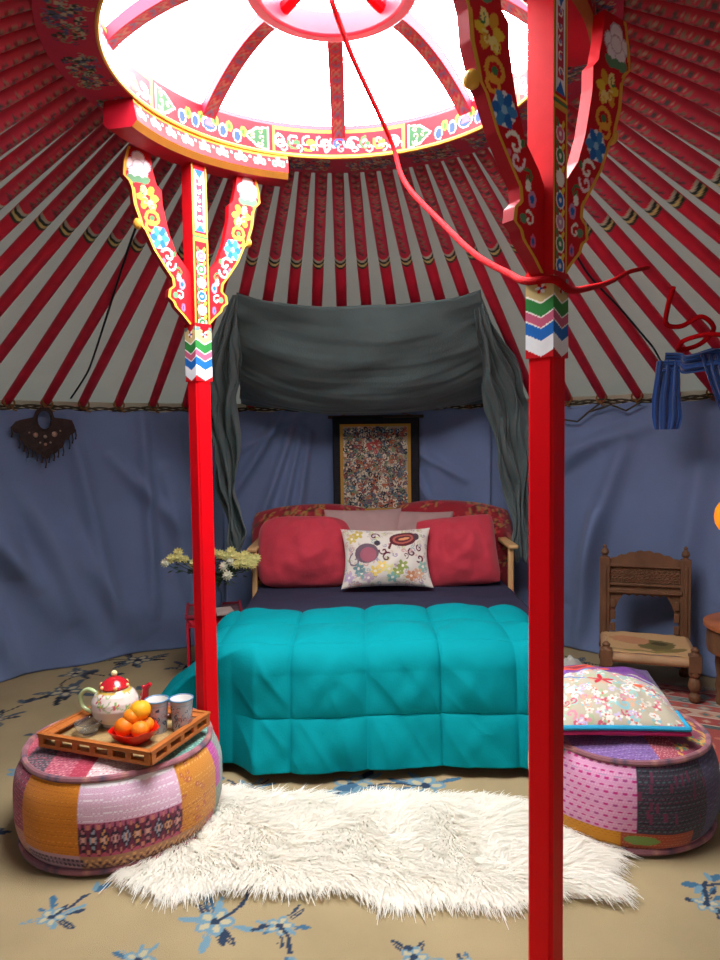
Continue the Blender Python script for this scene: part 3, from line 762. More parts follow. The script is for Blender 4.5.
pillow('pillow', 'plain red pillow at the left side of the bed beside the chrysanthemums', (-.345, 4.28, .715), .60, .45, .24, (RAD(20), RAD(1), RAD(4)), m_rose, seed=5, p=2.0, ears=.05, rnd=.08, cor=.13)
pillow('pillow', 'plain red pillow at the right side of the bed, its corner pointing up', (.595, 4.28, .71), .50, .45, .23, (RAD(22), RAD(-6), RAD(-7)), m_rose, seed=7, p=2.0, ears=.05, rnd=.02, cor=.07)
def patterned():
    cv = Canvas(.54, .38, 600, '#d6ccc0'); q = random.Random(4)
    for k in range(190): cv.scroll(q.uniform(0, .54), q.uniform(0, .38), q.uniform(.010, .018), q.choice(('#b0a498', '#94a8a4', '#c89890', '#b8b880', '#9c8ca0', '#c8b4a4')), k, .4)
    # rounded mauve shape, dark red paisley, scrolls, yellow and green petals
    cv.ell(.15, .20, .072, .062, '#6a5560'); cv.ell(.16, .19, .05, .045, '#a05a68'); cv.ell(.215, .26, .018, .018, '#3c3440'); cv.scroll(.08, .16, .05, '#7a6470', 2, .2)
    cv.ell(.37, .29, .085, .05, '#5c1c28', .2); cv.ell(.37, .29, .065, .034, '#a8584c', .2); cv.ell(.37, .29, .05, .024, '#5c1c28', .2); cv.ell(.375, .29, .035, .010, '#d89060', .2); cv.line([(.30, .27), (.285, .225)], .014, '#5c1c28'); cv.ell(.45, .31, .02, .025, '#4c3440')
    for x, y, r, a in ((.27, .17, .03, 1), (.25, .21, .026, 3), (.42, .2, .028, 2), (.47, .17, .03, 4), (.2, .31, .03, 0), (.47, .23, .024, 2), (.38, .18, .02, 5)): cv.scroll(x, y, r, '#5a1830', a, .3)
    for x, y, c in ((.2, .09, '#e0c060'), (.24, .12, '#e8c870'), (.28, .10, '#d8d090'), (.33, .08, '#98a050'), (.36, .12, '#8c9850'), (.41, .06, '#c88860'), (.46, .08, '#d0a080'), (.3, .05, '#7ca8a0'), (.12, .08, '#7c9c98'), (.1, .11, '#6c8c90'), (.49, .12, '#8cb0a0'), (.06, .3, '#c8b060'), (.10, .33, '#c0a850'), (.16, .05, '#b8a0b0'), (.04, .06, '#b8a0c0')):
        cv.flower(x, y, .034, (c, c, '#e8dccc'), 5, x*30)
    pillow('pillow', 'cream pillow with colourful floral and paisley print at the centre of the bed', (.15, 4.12, .70), .54, .37, .15, (RAD(26), 0, RAD(1)), m_cloth, cv, seed=1, back='#c8b8a8', nu=150, ears=.10)
patterned()

# ================================================================== POUFS
def pouf(label, loc, R, H, side, top, rz=0):
    """side: Canvas over angle (0..2pi from the back, 2 units wide) and height; top: Canvas over x, y"""
    T = thing('pouf', label, 'pouf', loc)
    seg = 420; th = np.arange(seg)*2*pi/seg
    prof = []
    for a in np.linspace(-1, 1, 110):      # side bulge
        z = H*(.5+.44*a); r = R*(1-(.13 if a > 0 else .085)*abs(a)**2.6); prof.append((r, z, 0))
    rt = prof[-1][0]; zt = prof[-1][1]
    for s in np.linspace(0, 1, 70)[1:]:
        prof.append((rt*(1-s)+.0005, zt+H*.09*(1-(1-s)**2)**.8, 1))
    bot = [(.002, 0.004, 2), (R*.6, 0.002, 2), (R*.8, .006, 2)]
    prof = bot+prof
    P = np.zeros((len(prof), seg, 3)); C = np.zeros_like(P)
    for i, (r, z, k) in enumerate(prof):
        n = np.array([mnoise.noise(Vector((3*cos(t), 3*sin(t), z*9))) for t in th[::10]]); n = np.interp(np.arange(seg), np.arange(0, seg, 10), n, period=seg)
        rr = r*(1+.022*n*(1 if k == 0 else .3)); P[i, :, 0] = rr*np.sin(th); P[i, :, 1] = rr*np.cos(th); P[i, :, 2] = z+(.012*n if k == 1 else 0)
        C[i] = side.at(th/(2*pi)*side.w, np.full(seg, z/H*side.h)) if k == 0 else (top.at(P[i, :, 0]+R, P[i, :, 1]+R) if k == 1 else lin('#7a5a4c'))
    mb = MB(); mb.grid(P, C, cu=True, flip=True); mb.build('cover', m_cloth, T, smooth='full')
    for r, z, nm in ((rt, zt, 'piping'), (prof[3][0]+.004, prof[3][1], 'piping')):
        p = MB(); a = np.linspace(0, 2*pi, 120, endpoint=False)
        pc = Canvas(2.4, .1, 100, '#8c5a62'); q = random.Random(1)
        for k in range(60): pc.rect(k*.04, 0, k*.04+.02, .1, q.choice(('#a86a74', '#5c4a5c', '#8c5a62', '#b07a70')))
        n0 = len(a); p.tube([((r+.004)*sin(t), (r+.004)*cos(t), z+.004*sin(3*t)) for t in a], .011, 8, closed=True)
        p.hascol = True; p.C[-1] = np.repeat(pc.at(a/(2*pi)*2.4, np.zeros(n0)), 8, axis=0)
        p.build('piping', m_cloth, T)
    return T
def dashes(cv, x0, y0, x1, y1, col, dx=.012, dy=.012, w=.003, seed=0, alt=None):
    q = random.Random(seed); y = y0+dy/2; k = 0
    while y < y1:
        x = x0+(k % 2)*dx/2
        while x < x1-dx*.4:
            cv.rect(x, y, min(x1, x+dx*.5), y+w, col if not alt or q.random() < .6 else alt); x += dx
        y += dy; k += 1
LP = 1/(2*pi)
def side_canvas(w): return Canvas(w, .33, 300, '#b06068')
def deg(cv, d): return ((180-d-OFF) % 360)/360*cv.w      # d: degrees from the front, positive to the right
def patch(cv, d0, d1, y0, y1, col):
    a, b = deg(cv, d1), deg(cv, d0)
    if a > b: cv.rect(0, y0, b, y1, col); b = cv.w
    cv.rect(a, y0, b, y1, col); return a, y0, b, y1
def left_pouf():
    global OFF; OFF = 19
    cv = side_canvas(2.3); q = random.Random(2)
    r = patch(cv, -59, -22, .08, .32, '#d07c14'); dashes(cv, *r, '#b86810', .010, .009, .002); dashes(cv, *r, '#e09030', .02, .018, .002, 3)
    r = patch(cv, -22, 31, .19, .33, '#dbb2c8'); dashes(cv, *r, '#b87ea4', .010, .010, .002); dashes(cv, *r, '#f0e2ea', .008, .008, .002)
    for k in range(60):
        cv.ell(r[0]+(r[2]-r[0])*k/60, .305-.006*abs(sin(k*.7)), .004, .010, '#efe8ea')
    x0, y0, x1, y1 = patch(cv, -22, 31, .08, .19, '#6c2440')
    k = 0; x = x0
    while x < x1:
        for sc_, c_ in ((1, '#241c2c'), (.74, ('#b07078', '#c88a5c', '#8c94a4')[k % 3]), (.5, '#3c2234'), (.28, '#d0a090')):
            cv.poly([(x+.017-.017*sc_, .135), (x+.017, .135+.046*sc_), (x+.017+.017*sc_, .135), (x+.017, .135-.046*sc_)], c_)
        cv.poly([(x, .19), (x+.0085, .168), (x+.017, .19)], '#b05878'); cv.poly([(x+.017, .19), (x+.0255, .168), (x+.034, .19)], '#b05878'); cv.poly([(x, .08), (x+.017, .096), (x+.034, .08)], '#b8506c')
        for y_ in (.095, .175): cv.ell(x, y_, .006, .008, '#c87c68')
        x += .034; k += 1
    r = patch(cv, -24, 52, 0, .08, '#a87c5c'); x = r[0]
    while x < r[2]:
        cv.line([(x, .030), (x+.011, .058), (x+.022, .030)], .004, '#5c3038'); cv.line([(x, .044), (x+.011, .072), (x+.022, .044)], .003, '#d8a468'); x += .022
    r = patch(cv, 31, 62, .08, .33, '#cd8428'); dashes(cv, *r, '#a85c34', .012, .010, .003); dashes(cv, *r, '#e0a858', .018, .014, .002)
    for k in range(26): cv.flower(q.uniform(r[0], r[2]), q.uniform(.06, .32), .010, ('#b8603c', '#e0b070'), 5, k)
    r = patch(cv, 62, 72, .15, .33, '#b43c90'); dashes(cv, *r, '#d070b0'); r = patch(cv, 62, 78, 0, .15, '#8c9480'); dashes(cv, *r, '#5c6c60')
    r = patch(cv, 72, 108, .08, .33, '#7c8c88'); dashes(cv, *r, '#b8b0a0')
    r = patch(cv, -92, -59, .12, .33, '#a83a58'); dashes(cv, *r, '#d08090'); dashes(cv, *r, '#5c3048', .014, .013)
    r = patch(cv, -92, -59, .0, .12, '#c88c7c'); dashes(cv, *r, '#a05c50')
    r = patch(cv, -59, -22, 0, .08, '#b890a0')
    for k in range(14): cv.flower(r[0]+(r[2]-r[0])*k/14, .052, .017, ('#3c2c40', '#8c6c80', '#c8a0a8'), 6)
    for j in range(5):
        r = patch(cv, 108+j*32, 108+(j+1)*32, 0, .33, ('#8c3c5c', '#c8803c', '#5c7c78', '#a05c80', '#b8a078')[j]); dashes(cv, *r, '#d8c0b0')
    R = .365; tp = Canvas(2*R, 2*R, 300, '#b04860')
    def P_(x0, y0, x1, y1, c, d=None, d2=None):
        tp.rect(x0, y0, x1, y1, c)
        if d: dashes(tp, x0, y0, x1, y1, d)
        if d2: dashes(tp, x0, y0, x1, y1, d2, .017, .015, .003, 3)
    P_(0, 0, .16, .73, '#b84058', '#d88c98'); P_(.10, .05, .20, .5, '#4c4048', '#a89098', '#b85068')
    P_(.20, 0, .33, .73, '#b8586c', '#e0a0a0', '#8c2c44'); P_(.33, 0, .47, .73, '#d8b8b8', '#b84868', '#efe8e4'); P_(.30, .0, .36, .25, '#a83048', '#c86070')
    P_(.47, 0, .56, .73, '#cfa8a8', '#a05c70'); P_(.53, 0, .73, .73, '#6fa596', '#3c7870', '#b8d8c8')
    return pouf('round patchwork pouf in orange, pink and maroon at the left, carrying the tea tray', (-.895, 2.525, 0), R, .335, cv, tp)
left_pouf()
def right_pouf():
    global OFF; OFF = -20.5
    cv = side_canvas(2.1); q = random.Random(6)
    r = patch(cv, -75, -38, .085, .33, '#2c9c90'); dashes(cv, *r, '#1c7c74')
    r = patch(cv, -38, 9, .085, .33, '#d898bc'); dashes(cv, *r, '#c42c80', .030, .020, .006, 1, '#b04888'); dashes(cv, *r, '#e4b0cc', .01, .01, .002); dashes(cv, *r, '#a894b0', .05, .040, .003, 4)
    r = patch(cv, 9, 54, .04, .33, '#3a3642'); dashes(cv, *r, '#23202c', .01, .008, .002); dashes(cv, *r, '#6c3c58', .014, .012, .003); dashes(cv, *r, '#4c6468', .02, .016, .003, 4)
    for k in range(18): x, y = q.uniform(r[0], r[2]), q.uniform(.06, .30); cv.rect(x, y, x+.012, y+.03, '#70304c')
    r = patch(cv, 54, 95, .0, .33, '#4c4468'); dashes(cv, *r, '#6c6488')
    r = patch(cv, -80, 3, 0, .085, '#d08c18'); dashes(cv, *r, '#b87410', .02, .01, .002)
    r = patch(cv, 0, 44, 0, .085, '#a84c34'); dashes(cv, *r, '#c87850'); cv.ell(deg(cv, 12), .06, .06, .018, '#7c9c50'); cv.ell(deg(cv, 30), .02, .07, .008, '#d08860')
    for j in range(6):
        r = patch(cv, 95+j*34, 95+(j+1)*34, 0, .33, ('#5c4c80', '#8c3c5c', '#c8803c', '#5c7c78', '#a05c80', '#b8a078')[j]); dashes(cv, *r, '#d8c0b0')
    R = .335; tp = Canvas(2*R, 2*R, 300, '#7c5c98'); dashes(tp, 0, 0, 2*R, 2*R, '#a088b8'); dashes(tp, 0, 0, 2*R, 2*R, '#5c4078', .02, .016, .003)
    tp.rect(.36, 0, .45, .67, '#a84858'); dashes(tp, .36, 0, .45, .67, '#d8a0a0'); tp.rect(.45, 0, .67, .67, '#883c50')
    for k in range(60): tp.flower(q.uniform(.45, .67), q.uniform(0, .67), .022, (q.choice(('#c86850', '#5c8c70', '#a83058')), '#d8a050', '#e0c060'), 6, k)
    tp.rect(0, 0, .1, .67, '#9c7888')
    return pouf('round patchwork pouf in pink, charcoal and purple at the right, carrying a cushion', (.965, 2.565, 0), R, .335, cv, tp)
right_pouf()
def pouf_cushion():
    cv = Canvas(.56, .56, 500, '#bdb39c'); q = random.Random(8)
    for k in range(260):
        x, y = q.uniform(0, .56), q.uniform(0, .42)
        c = q.choice(('#d8d0c0', '#c85c70', '#9cc8c0', '#e0a888', '#d88c9c', '#a8b890', '#e8e4dc', '#c8b8d8', '#8cc0c8'))
        (cv.scroll(x, y, q.uniform(.012, .03), c, k, .4) if k % 2 else cv.flower(x, y, q.uniform(.012, .026), (c, '#e8e0d4', '#d87060'), 5, k))
    cv.poly([(0, .33), (.15, .37), (.30, .40), (.45, .36), (.56, .28), (.56, .56), (0, .56)], '#6a2c84'); cv.ell(.20, .44, .15, .035, '#d8502c'); cv.ell(.20, .44, .05, .016, '#8c2038'); cv.ell(.06, .36, .10, .02, '#8c50b0', .5); cv.line([(0, .33), (.1, .37), (.28, .41), (.4, .36), (.5, .30)], .02, '#7c4c9c'); cv.line([(0, .30), (.12, .33), (.2, .30)], .012, '#5c78b0')
    cv.poly([(.42, .56), (.56, .56), (.56, .24), (.50, .34)], '#4c2464')
    for a in range(5): cv.ell(.27+.032*cos(a*1.26+.3), .27+.026*sin(a*1.26+.3), .03, .010, '#d01830', a*1.26+.3); 
    cv.scroll(.37, .22, .03, '#e8e4dc', 1); cv.ell(.42, .24, .022, .014, '#e0602c'); cv.ell(.12, .2, .02, .02, '#e8e4dc')
    pillow('cushion', 'embroidered cushion with purple band and blue and pink piping lying on the right pouf', (.900, 2.585, .418), .475, .44, .145, (RAD(81), RAD(-2), RAD(-6)), m_cloth, cv, cat='cushion', pip=(('#2a9cc4', -.008), ('#c02c68', .010)), nu=170, p=2.0, seed=4, back='#b02850', ears=.03)
pouf_cushion()

# ================================================================== TEA TRAY
m_tray = mat('orange_brown_wood', '#b0642c', rough=.45, var=.15, vscale=10, stretch=(1, 9, 9))
TZ = .352
def tray():
    T = thing('serving_tray', 'wooden serving tray with pierced sides lying on the left pouf', 'tray', (-.850, 2.462, TZ), RAD(-20))
    W, D, H = .46, .345, .048
    b = MB(); b.box((0, 0, .006), (W-.02, D-.02, .008)); b.build('tray_base', mat('straw_tray_base', '#a88a5c', rough=.8, bump=.4, bscale=120, var=.2, vscale=60), T)
    def side(L, n, c, rz):
        s = MB(); s.box((0, 0, .006), (L, .014, .012)); s.box((0, 0, H-.007), (L, .016, .014))
        for k in range(n+1): s.box((-L/2+.011+(L-.022)*k/n, 0, H/2), (.022, .013, H-.004))
        o = s.build('tray_side', m_tray, T, loc=c, bevel=.0015); o.rotation_euler = (0, 0, rz); return s
    side(W, 6, (0, -D/2, 0), 0); side(W, 6, (0, D/2, 0), 0); side(D, 4, (-W/2, 0, 0), pi/2); side(D, 4, (W/2, 0, 0), pi/2)
    # flat sloping rim boards
    r = MB()
    for (sx, sy, L, a) in ((0, -1, W, 0), (0, 1, W, pi), (-1, 0, D, -pi/2), (1, 0, D, pi/2)):
        ww = D/2 if sy else W/2
        V = [(-L/2-.006, -ww-.008, H), (L/2+.006, -ww-.008, H), (L/2-.03, -ww+.03, H-.01), (-L/2+.03, -ww+.03, H-.01)]
        V = [(x*cos(a)-y*sin(a), x*sin(a)+y*cos(a), z) for x, y, z in V]; r.add(V+[(x, y, z-.006) for x, y, z in V], [(0, 1, 2, 3), (7, 6, 5, 4), (0, 4, 5, 1), (1, 5, 6, 2), (2, 6, 7, 3), (3, 7, 4, 0)])
    r.build('rim', m_tray, T, bevel=.001)
tray()
IZ = TZ+.010
m_china = mat('painted_china', attr=True, rough=.2, spec=.5, coat=.3)
def teapot():
    T = thing('teapot', 'cream china teapot with red lid and pale green handle standing on the tray', 'teapot', (-.915, 2.535, IZ), RAD(-8))
    cv = Canvas(.52, .16, 500, '#e6d6cc'); q = random.Random(3)
    for k in range(26):
        x, y = q.uniform(0, .52), q.uniform(.02, .15)
        cv.flower(x, y, .014, (q.choice(('#d88c9c', '#c85c6c', '#e0b060')), '#8cae6c', '#e8c860'), 5, k); cv.line([(x, y), (x+.03, y-.02), (x+.05, y)], .003, '#8cae6c')
    cv.line([(0, .135), (.52, .135)], .007, '#d8b050')
    prof = [(.040, 0), (.046, .004), (.042, .010), (.060, .022), (.078, .045), (.086, .072), (.083, .098), (.070, .122), (.052, .138), (.046, .143)]
    pr = np.array(prof); s = np.linspace(0, 1, 60); i = np.linspace(0, 1, len(pr)); from_ = np.stack([np.interp(s, i, pr[:, 0]), np.interp(s, i, pr[:, 1])], 1)
    b = MB(); b.lathe(from_, 120, C=lambda P, th: np.array([cv.at(th/(2*pi)*.52, np.full(len(th), P[k, 0, 2])) for k in range(len(P))])); b.build('body', m_china, T)
    l = MB(); l.lathe([(.050, .140), (.054, .146), (.046, .158), (.030, .172), (.012, .181), (.004, .183)], 40, C=lin('#c0202a'))
    for k in range(6):
        a = k*pi/3; l.ball((.051*cos(a), .051*sin(a), .150), .008, lin('#e8b070'), 8, 6)
    ld = l.build('lid', m_china, T); k = MB(); k.ball((0, 0, .192), .012, lin('#ecd8a0'), 12, 8); k.build('knob', m_china, ld)
    h = MB(); h.tube(smooth_path([(-.070, 0, .115), (-.105, 0, .128), (-.135, 0, .105), (-.130, 0, .065), (-.098, 0, .045), (-.078, 0, .050)], 8), .008, 10, C=lin('#b8cc94')); h.build('handle', m_china, T)
    sp = smooth_path([(.070, 0, .045), (.100, 0, .065), (.115, 0, .105), (.122, 0, .140), (.140, 0, .158)], 8)
    s = MB(); s.tube(sp, list(np.linspace(.020, .008, len(sp))), 12, C=lin('#b8202c'))
    for t in (.3, .5, .7): p = sp[int(t*(len(sp)-1))]; s.ball((p.x-.008, 0, p.z+.012), .008, lin('#b8202c'), 8, 6)
    s.build('spout', m_china, T)
teapot()
def cup(loc, label, seed):
    cv = Canvas(.26, .12, 600, '#a4a2a8'); q = random.Random(seed)
    for k in range(130):
        x, y = q.uniform(0, .26), q.uniform(.005, .09); c = q.choice(('#5c6478', '#8c5c64', '#7c8c9c', '#a88c8c', '#3c4458', '#c0a0a0'))
        cv.scroll(x, y, q.uniform(.006, .012), c, k, .4)
    cv.rect(0, .098, .26, .102, '#8c98a8')
    T = thing('cup', label, 'cup', loc, 0, None)
    z = np.linspace(0, .115, 50); r = .033+.008*(z/.115)
    b = MB(); b.lathe([(r[i], z[i]) for i in range(50)], 90, C=lambda P, th: np.array([cv.at(th/(2*pi)*.26, np.full(len(th), P[k, 0, 2])) for k in range(len(P))]), cap=False)
    b.lathe([(.041, .115), (.0425, .117), (.040, .117), (.037, .110), (.031, .006), (.001, .005)], 48, C=lin('#ece8e4'), cap=False); b.lathe([(.001, .001), (.033, 0)], 48, C=lin('#ece8e4'), cap=False)
    b.build('body', m_china, T)
    rb = MB(); rb.tube([(.0415*cos(a), .0415*sin(a), .117) for a in np.linspace(0, 2*pi, 48, endpoint=False)], .0025, 6, closed=True, C=lin('#5a8cb0')); rb.build('rim', m_china, T)
cup((-.742, 2.470, IZ), 'tall patterned cup with pale rim on the tray, next to the teapot', 1)
cup((-.655, 2.478, IZ), 'tall patterned cup with pale rim on the tray, nearest the red post', 5)
gb = MB(); gb.lathe([(.020, 0), (.022, .004), (.034, .012), (.045, .030), (.048, .046), (.046, .047), (.043, .030), (.032, .015), (.001, .009)], 40, cap=False); gb.lathe([(.001, .0), (.02, 0)], 40, cap=False)
tag(gb.build('glass_bowl', mat('clear_glass', '#f4f8f8', rough=.04, trans=.95, spec=.5), loc=(-.985, 2.455, IZ)), 'small clear glass bowl on the left end of the tray', 'bowl')
def fruit():
    FX, FY = -.792, 2.372
    fl = lambda th, t: .15*t*np.cos(5*th+.8)
    b = MB(); b.lathe([(.028, 0), (.030, .005), (.050, .014), (.070, .034), (.082, .056), (.079, .056), (.066, .036), (.046, .018), (.001, .010)], 64, flut=fl, cap=False); b.lathe([(.001, 0), (.028, 0)], 64, cap=False)
    tag(b.build('fruit_bowl', mat('red_glazed_bowl', '#d0140c', rough=.3, coat=.3), loc=(FX, FY, IZ)), 'shallow red bowl with a wavy rim holding oranges at the front of the tray', 'bowl')
    for (dx, dy, dz, r, c, lb, nm) in ((.012, .03, .104, .037, '#f2a81e', 'largest yellow orange fruit on top of the red bowl', 'orange'), (-.034, -.004, .060, .034, '#ee7a14', 'orange fruit at the left of the red bowl', 'orange'), (.026, -.020, .056, .031, '#f0801a', 'orange fruit at the front right of the red bowl', 'orange'), (-.012, .012, .088, .030, '#ee8418', 'orange fruit wedged between the others at the back of the red bowl', 'orange'), (.03, .034, .050, .028, '#ee8418', 'orange fruit low at the back right of the red bowl', 'orange')):
        T = thing(nm, lb, 'fruit', (FX+dx, FY+dy, IZ+dz), 0, 'oranges in the red bowl')
        o = MB(); o.ball((0, 0, 0), r, seg=28, nv=18, sc=(1, 1, .92)); o.build('peel', mat('peel_'+c, c, rough=.45, bump=.2, bscale=220), T, smooth='full')
        s = MB(); s.lathe([(.005, r*.90), (.004, r*.94), (.001, r*.95)], 8); s.build('stem_end', mat('stem_green', '#5c6c2c'), T)
fruit()

# ================================================================== SHAGGY RUG
def shag():
    T = thing('shaggy_rug', 'long white sheepskin rug spread between the two poufs at the foot of the bed', 'rug', (.02, 2.355, 0), RAD(-4.5))
    W, D = 1.66, .58
    def inside(x, y):
        w = W/2+.035*math.sin(y*9)+.03*math.sin(y*21+1); d = D/2+.022*math.sin(x*7)+.015*math.sin(x*19)
        return (abs(x)/w)**6+(abs(y)/d)**6 < 1
    n = 120; a = np.linspace(0, 2*pi, n, endpoint=False); rim = []
    for t in a:
        c, s_ = cos(t), sin(t); k = 1.2
        while not inside(c*k*W/2, s_*k*W/2): k -= .005
        rim.append((c*k*W/2, s_*k*W/2))
    b = MB(); P = np.array([[(x*f, y*f, z) for x, y in rim] for f, z in ((1, .001), (1, .012), (.97, .022), (.6, .024), (.001, .024))]); b.grid(P, cu=True)
    b.build('hide', mat('white_hide', '#e8e0d0', rough=1), T)
    N = 62000; V = []; F = []; R = np.random.default_rng(5); q = 0
    for _ in range(N):
        x, y = R.uniform(-W/2-.05, W/2+.05), R.uniform(-D/2-.05, D/2+.05)
        if not inside(x, y): continue
        cl = mnoise.noise(Vector((x*6, y*6, 0)))*3+mnoise.noise(Vector((x*22, y*22, 4)))*1.5
        ex = (abs(x)/(W/2))**4; ey = (abs(y)/(D/2))**4
        dx, dy = cos(cl)*.6+math.copysign(ex, x)*1.2, sin(cl)*.6-.35+math.copysign(ey, y)*1.2
        L = R.uniform(.05, .085); m = math.hypot(dx, dy)+1e-6; dx, dy = dx/m+R.normal(0, .25), dy/m+R.normal(0, .25)
        up = R.uniform(.25, .75)*(1-.6*max(ex, ey)); w = R.uniform(.0016, .0032); px, py, pz = x, y, .02
        nx_, ny_ = -dy, dx; segs = 3
        for k in range(segs+1):
            ww = w*(1-k/segs*.85); V += [(px-nx_*ww, py-ny_*ww, pz), (px+nx_*ww, py+ny_*ww, pz)]
            st = L/segs; px += dx*st*(.55+.25*k); py += dy*st*(.55+.25*k); pz = max(.003, pz+st*(up*1.1-.55*k*(1-up*.4)*.6)); 
        for k in range(segs): F.append((q+2*k, q+2*k+1, q+2*k+3, q+2*k+2))
        q += 2*segs+2
    f = MB(); f.add(np.array(V), np.array(F)); o = f.build('fur', mat('white_wool', '#fbf8f0', rough=.9, spec=.05), T, smooth='full')
    tag(o, kind='stuff')
shag()

translucent(_m['white_wool'], .45, '#fbf8f0')
# ================================================================== KILIM AT THE RIGHT
def kilim():
    W, D = .95, 1.33; cv = Canvas(W, D, 250, '#9c4038'); q = random.Random(12)
    y = 0; cols = ['#b04a3c', '#7c8078', '#a83c34', '#c07860', '#5c7c78', '#a83c34', '#8c8c80', '#b8584c', '#4c5c5c', '#a83c34', '#c8a890']
    k = 0
    while y < D:
        h = q.uniform(.05, .14); c = cols[k % 11]; cv.rect(0, y, W, y+h, c)
        for j in range(int(W/.09)):
            x = j*.09+q.uniform(0, .02); cc = cols[(k*3+j) % 11]
            cv.poly([(x, y+h/2), (x+.04, y+h*.9), (x+.08, y+h/2), (x+.04, y+h*.1)], cc); cv.poly([(x+.02, y+h/2), (x+.04, y+h*.7), (x+.06, y+h/2), (x+.04, y+h*.3)], q.choice(cols))
        cv.rect(0, y, W, y+.008, '#d8ccb4'); y += h; k += 1
    cv.rect(0, .02, .09, D, '#8c3830'); cv.rect(W-.09, .02, W, D, '#8c3830')
    cv.rect(.15, .35, .82, .75, '#a8443a')
    for j in range(14): cv.ell(q.uniform(.2, .78), q.uniform(.4, .7), .05, .015, q.choice(('#c87860', '#8c3830')), q.uniform(0, 3))
    X = np.linspace(0, W, 220); Y = np.linspace(0, D, 300)
    P = np.array([[(x-W/2, y-D/2, .006+.003*sin(x*9+y*4)) for x in X] for y in Y]); C = np.array([cv.at(X, np.full(220, y)) for y in Y])
    T = thing('kilim', 'red and grey woven kilim on the floor under the carved chair', 'rug', (1.49, 3.22, 0), RAD(-24))
    MB().grid(P, C).build('weave', m_cloth, T, smooth='full', solid=.006)
    f = MB()
    for sy in (-1, 1):
        f = MB()
        for j in range(120): x = -W/2+j*W/119; f.tube([(x, sy*D/2, .006), (x+.004*sin(j), sy*(D/2+.03), .005), (x+.01*sin(j*3), sy*(D/2+.055), .004)], .0022, 4)
        f.build('fringe', mat('cream_yarn', '#b8ac94'), T)
kilim()

